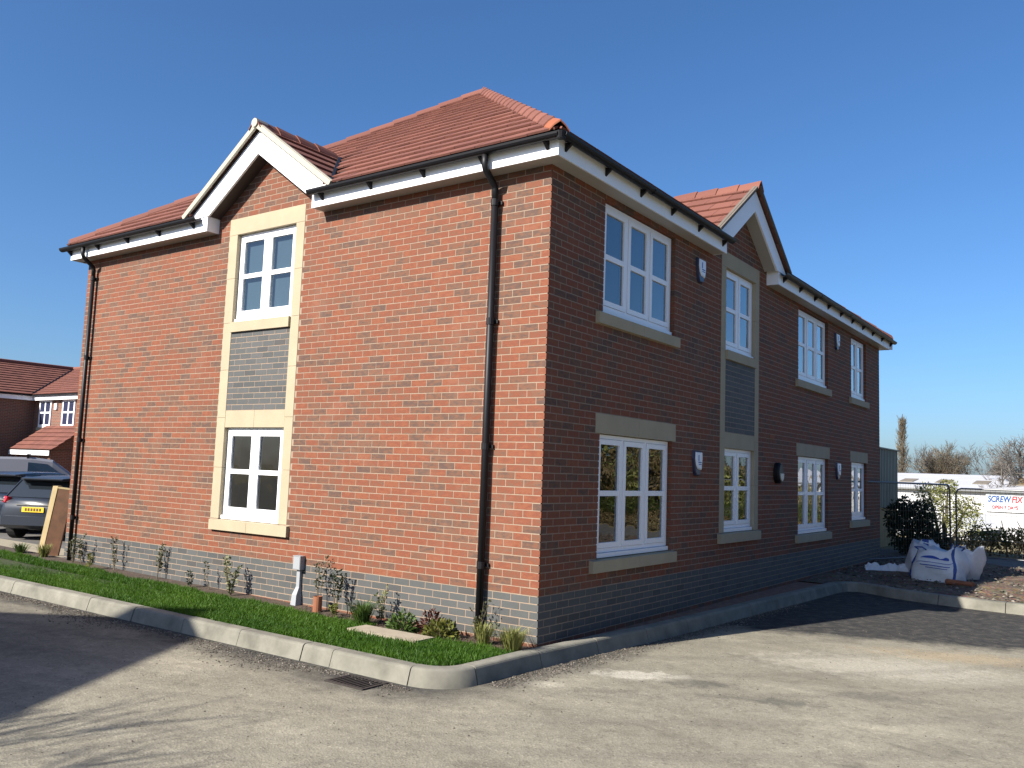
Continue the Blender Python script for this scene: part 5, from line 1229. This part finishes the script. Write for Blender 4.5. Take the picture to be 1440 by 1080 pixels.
# bare trees
def bare_tree(name, label, x, y, z, h, spread, seed, mat='twig_grey', levels=6, upright=.35, trunk_r=None, first=.28, group=None, twig=.022, nb=(3, 4)):
    r = random.Random(seed); t = thing(name, label, 'tree', (x, y, z), group); tr = MB(); cr_ = MB(); tr_ = trunk_r or h*.022
    def grow(p, d, ln, rad, lv):
        q = p+d*ln*.5+rvec(r)*ln*.05; e = q+(d+rvec(r)*.12).normalized()*ln*.5
        (tr if lv == levels else cr_).tube([p, q, e] if lv > 1 else [p, e], [rad, rad*.85, rad*.68] if lv > 1 else [rad, rad*.6], 6 if lv >= levels-1 else 3, False)
        if lv == 0: return
        n = r.randint(*nb) if lv > 1 else 3
        for i in range(n):
            a = rvec(r); a = (a-d*a.dot(d)).normalized(); nd = (d*r.uniform(.6, 1.0)+a*spread*r.uniform(.6, 1.1)+UP*upright*.5).normalized()
            st = p.lerp(e, r.uniform(.45, 1)) if i else e
            grow(st, nd, ln*r.uniform(.62, .86), max(twig, rad*.58), lv-1)
    grow(Vector((x, y, z)), Vector((r.uniform(-.05, .05), r.uniform(-.05, .05), 1)).normalized(), h*first, tr_, levels)
    tr.build('trunk', 'bark', t); cr_.build('crown', mat, t)
for i, (px_, dist, h, sp, lab) in enumerate(((1296, 112, 8.0, .75, 'low bare twiggy tree left in the far tree line above the warehouse'), (1322, 108, 10.2, .75, 'bare grey tree left of centre above the warehouse roof'), (1350, 110, 12.0, .8, 'tallest round headed bare tree in the middle of the far tree line'), (1384, 112, 9.8, .75, 'sparser bare tree with drooping branches right of the tallest tree'))):
    x, y = atpx(px_, dist); bare_tree('bare_tree', lab, x, y, -2.6, h*1.05, sp, 80+i, 'twig_tan' if i < 2 else 'twig_grey', group='bare trees beyond the warehouse', twig=.016)
x, y = atpx(1438, 74); bare_tree('bare_tree', 'dark bare tree with spreading branches at the right edge above the sign', x, y, -2.6, 10.0, .85, 91, 'twig_grey', group='bare trees beyond the warehouse', twig=.016)
for i, (dx, dd) in enumerate(((1500, 80), (1560, 95), (1640, 70))):
    x, y = atpx(dx, dd); bare_tree('bare_tree', 'bare tree beyond the warehouse, outside the frame', x, y, -2.6, 9, .75, 95+i, 'twig_grey', levels=4, group='bare trees beyond the warehouse', twig=.04)
x, y = atpx(1443, 70); shrub('ivy_tree', 'ochre evergreen clump at the right edge above the warehouse roof', 'tree', x, y+4, -2.6, [(0, 0, 4.7, .8, .8, .8, 500), (.5, 0, 4.0, .9, .9, .8, 400)], 'leaf_brown', .25, 99)
# tall narrow poplar
px_, py_ = atpx(1268, 100); r = random.Random(101); t = thing('poplar_tree', 'tall narrow leafless poplar rising behind the cabin', 'tree', (px_, py_, -2.6)); tr = MB(); cw = MB()
tr.tube([(px_, py_, -2.6), (px_+.1, py_, 4), (px_+.15, py_, 9.3)], [.28, .18, .03], 8)
for k in range(430):
    f = r.random()**.8; zz = -1.2+f*9.7; a = r.uniform(0, 6.28); ln = (1.25-.85*f)*r.uniform(.5, 1.1)*1.5
    p = Vector((px_+.12*f, py_, zz)); e = p+Vector((math.cos(a)*.62*ln, math.sin(a)*.62*ln, ln*.85)); mid = p.lerp(e, .5)+Vector((math.cos(a)*.1, math.sin(a)*.1, -.05))
    cw.tube([p, mid, e], [.03, .022, .012], 3, False)
    for q in range(3): d = rvec(r)*.3; s0 = p.lerp(e, r.random()); cw.tube([s0, s0+d+Vector((0, 0, .35))], [.014, .009], 3, False)
tr.build('trunk', 'bark', t); cw.build('crown', 'twig_tan', t)
x, y = atpx(1276, 92); bare_tree('bare_tree', 'tan thicket tree at the foot of the poplar', x, y, -2.6, 6.6, .8, 104, 'twig_tan', group='bare trees beyond the warehouse', twig=.025)
# small tree behind the viewer whose twigs shade the road
bare_tree('garden_tree', 'slim bare tree behind the viewer, out of frame', -2.3, -9.9, 0, 5.1, .6, 111, 'twig_grey', levels=4, first=.33, twig=.008, trunk_r=.05)
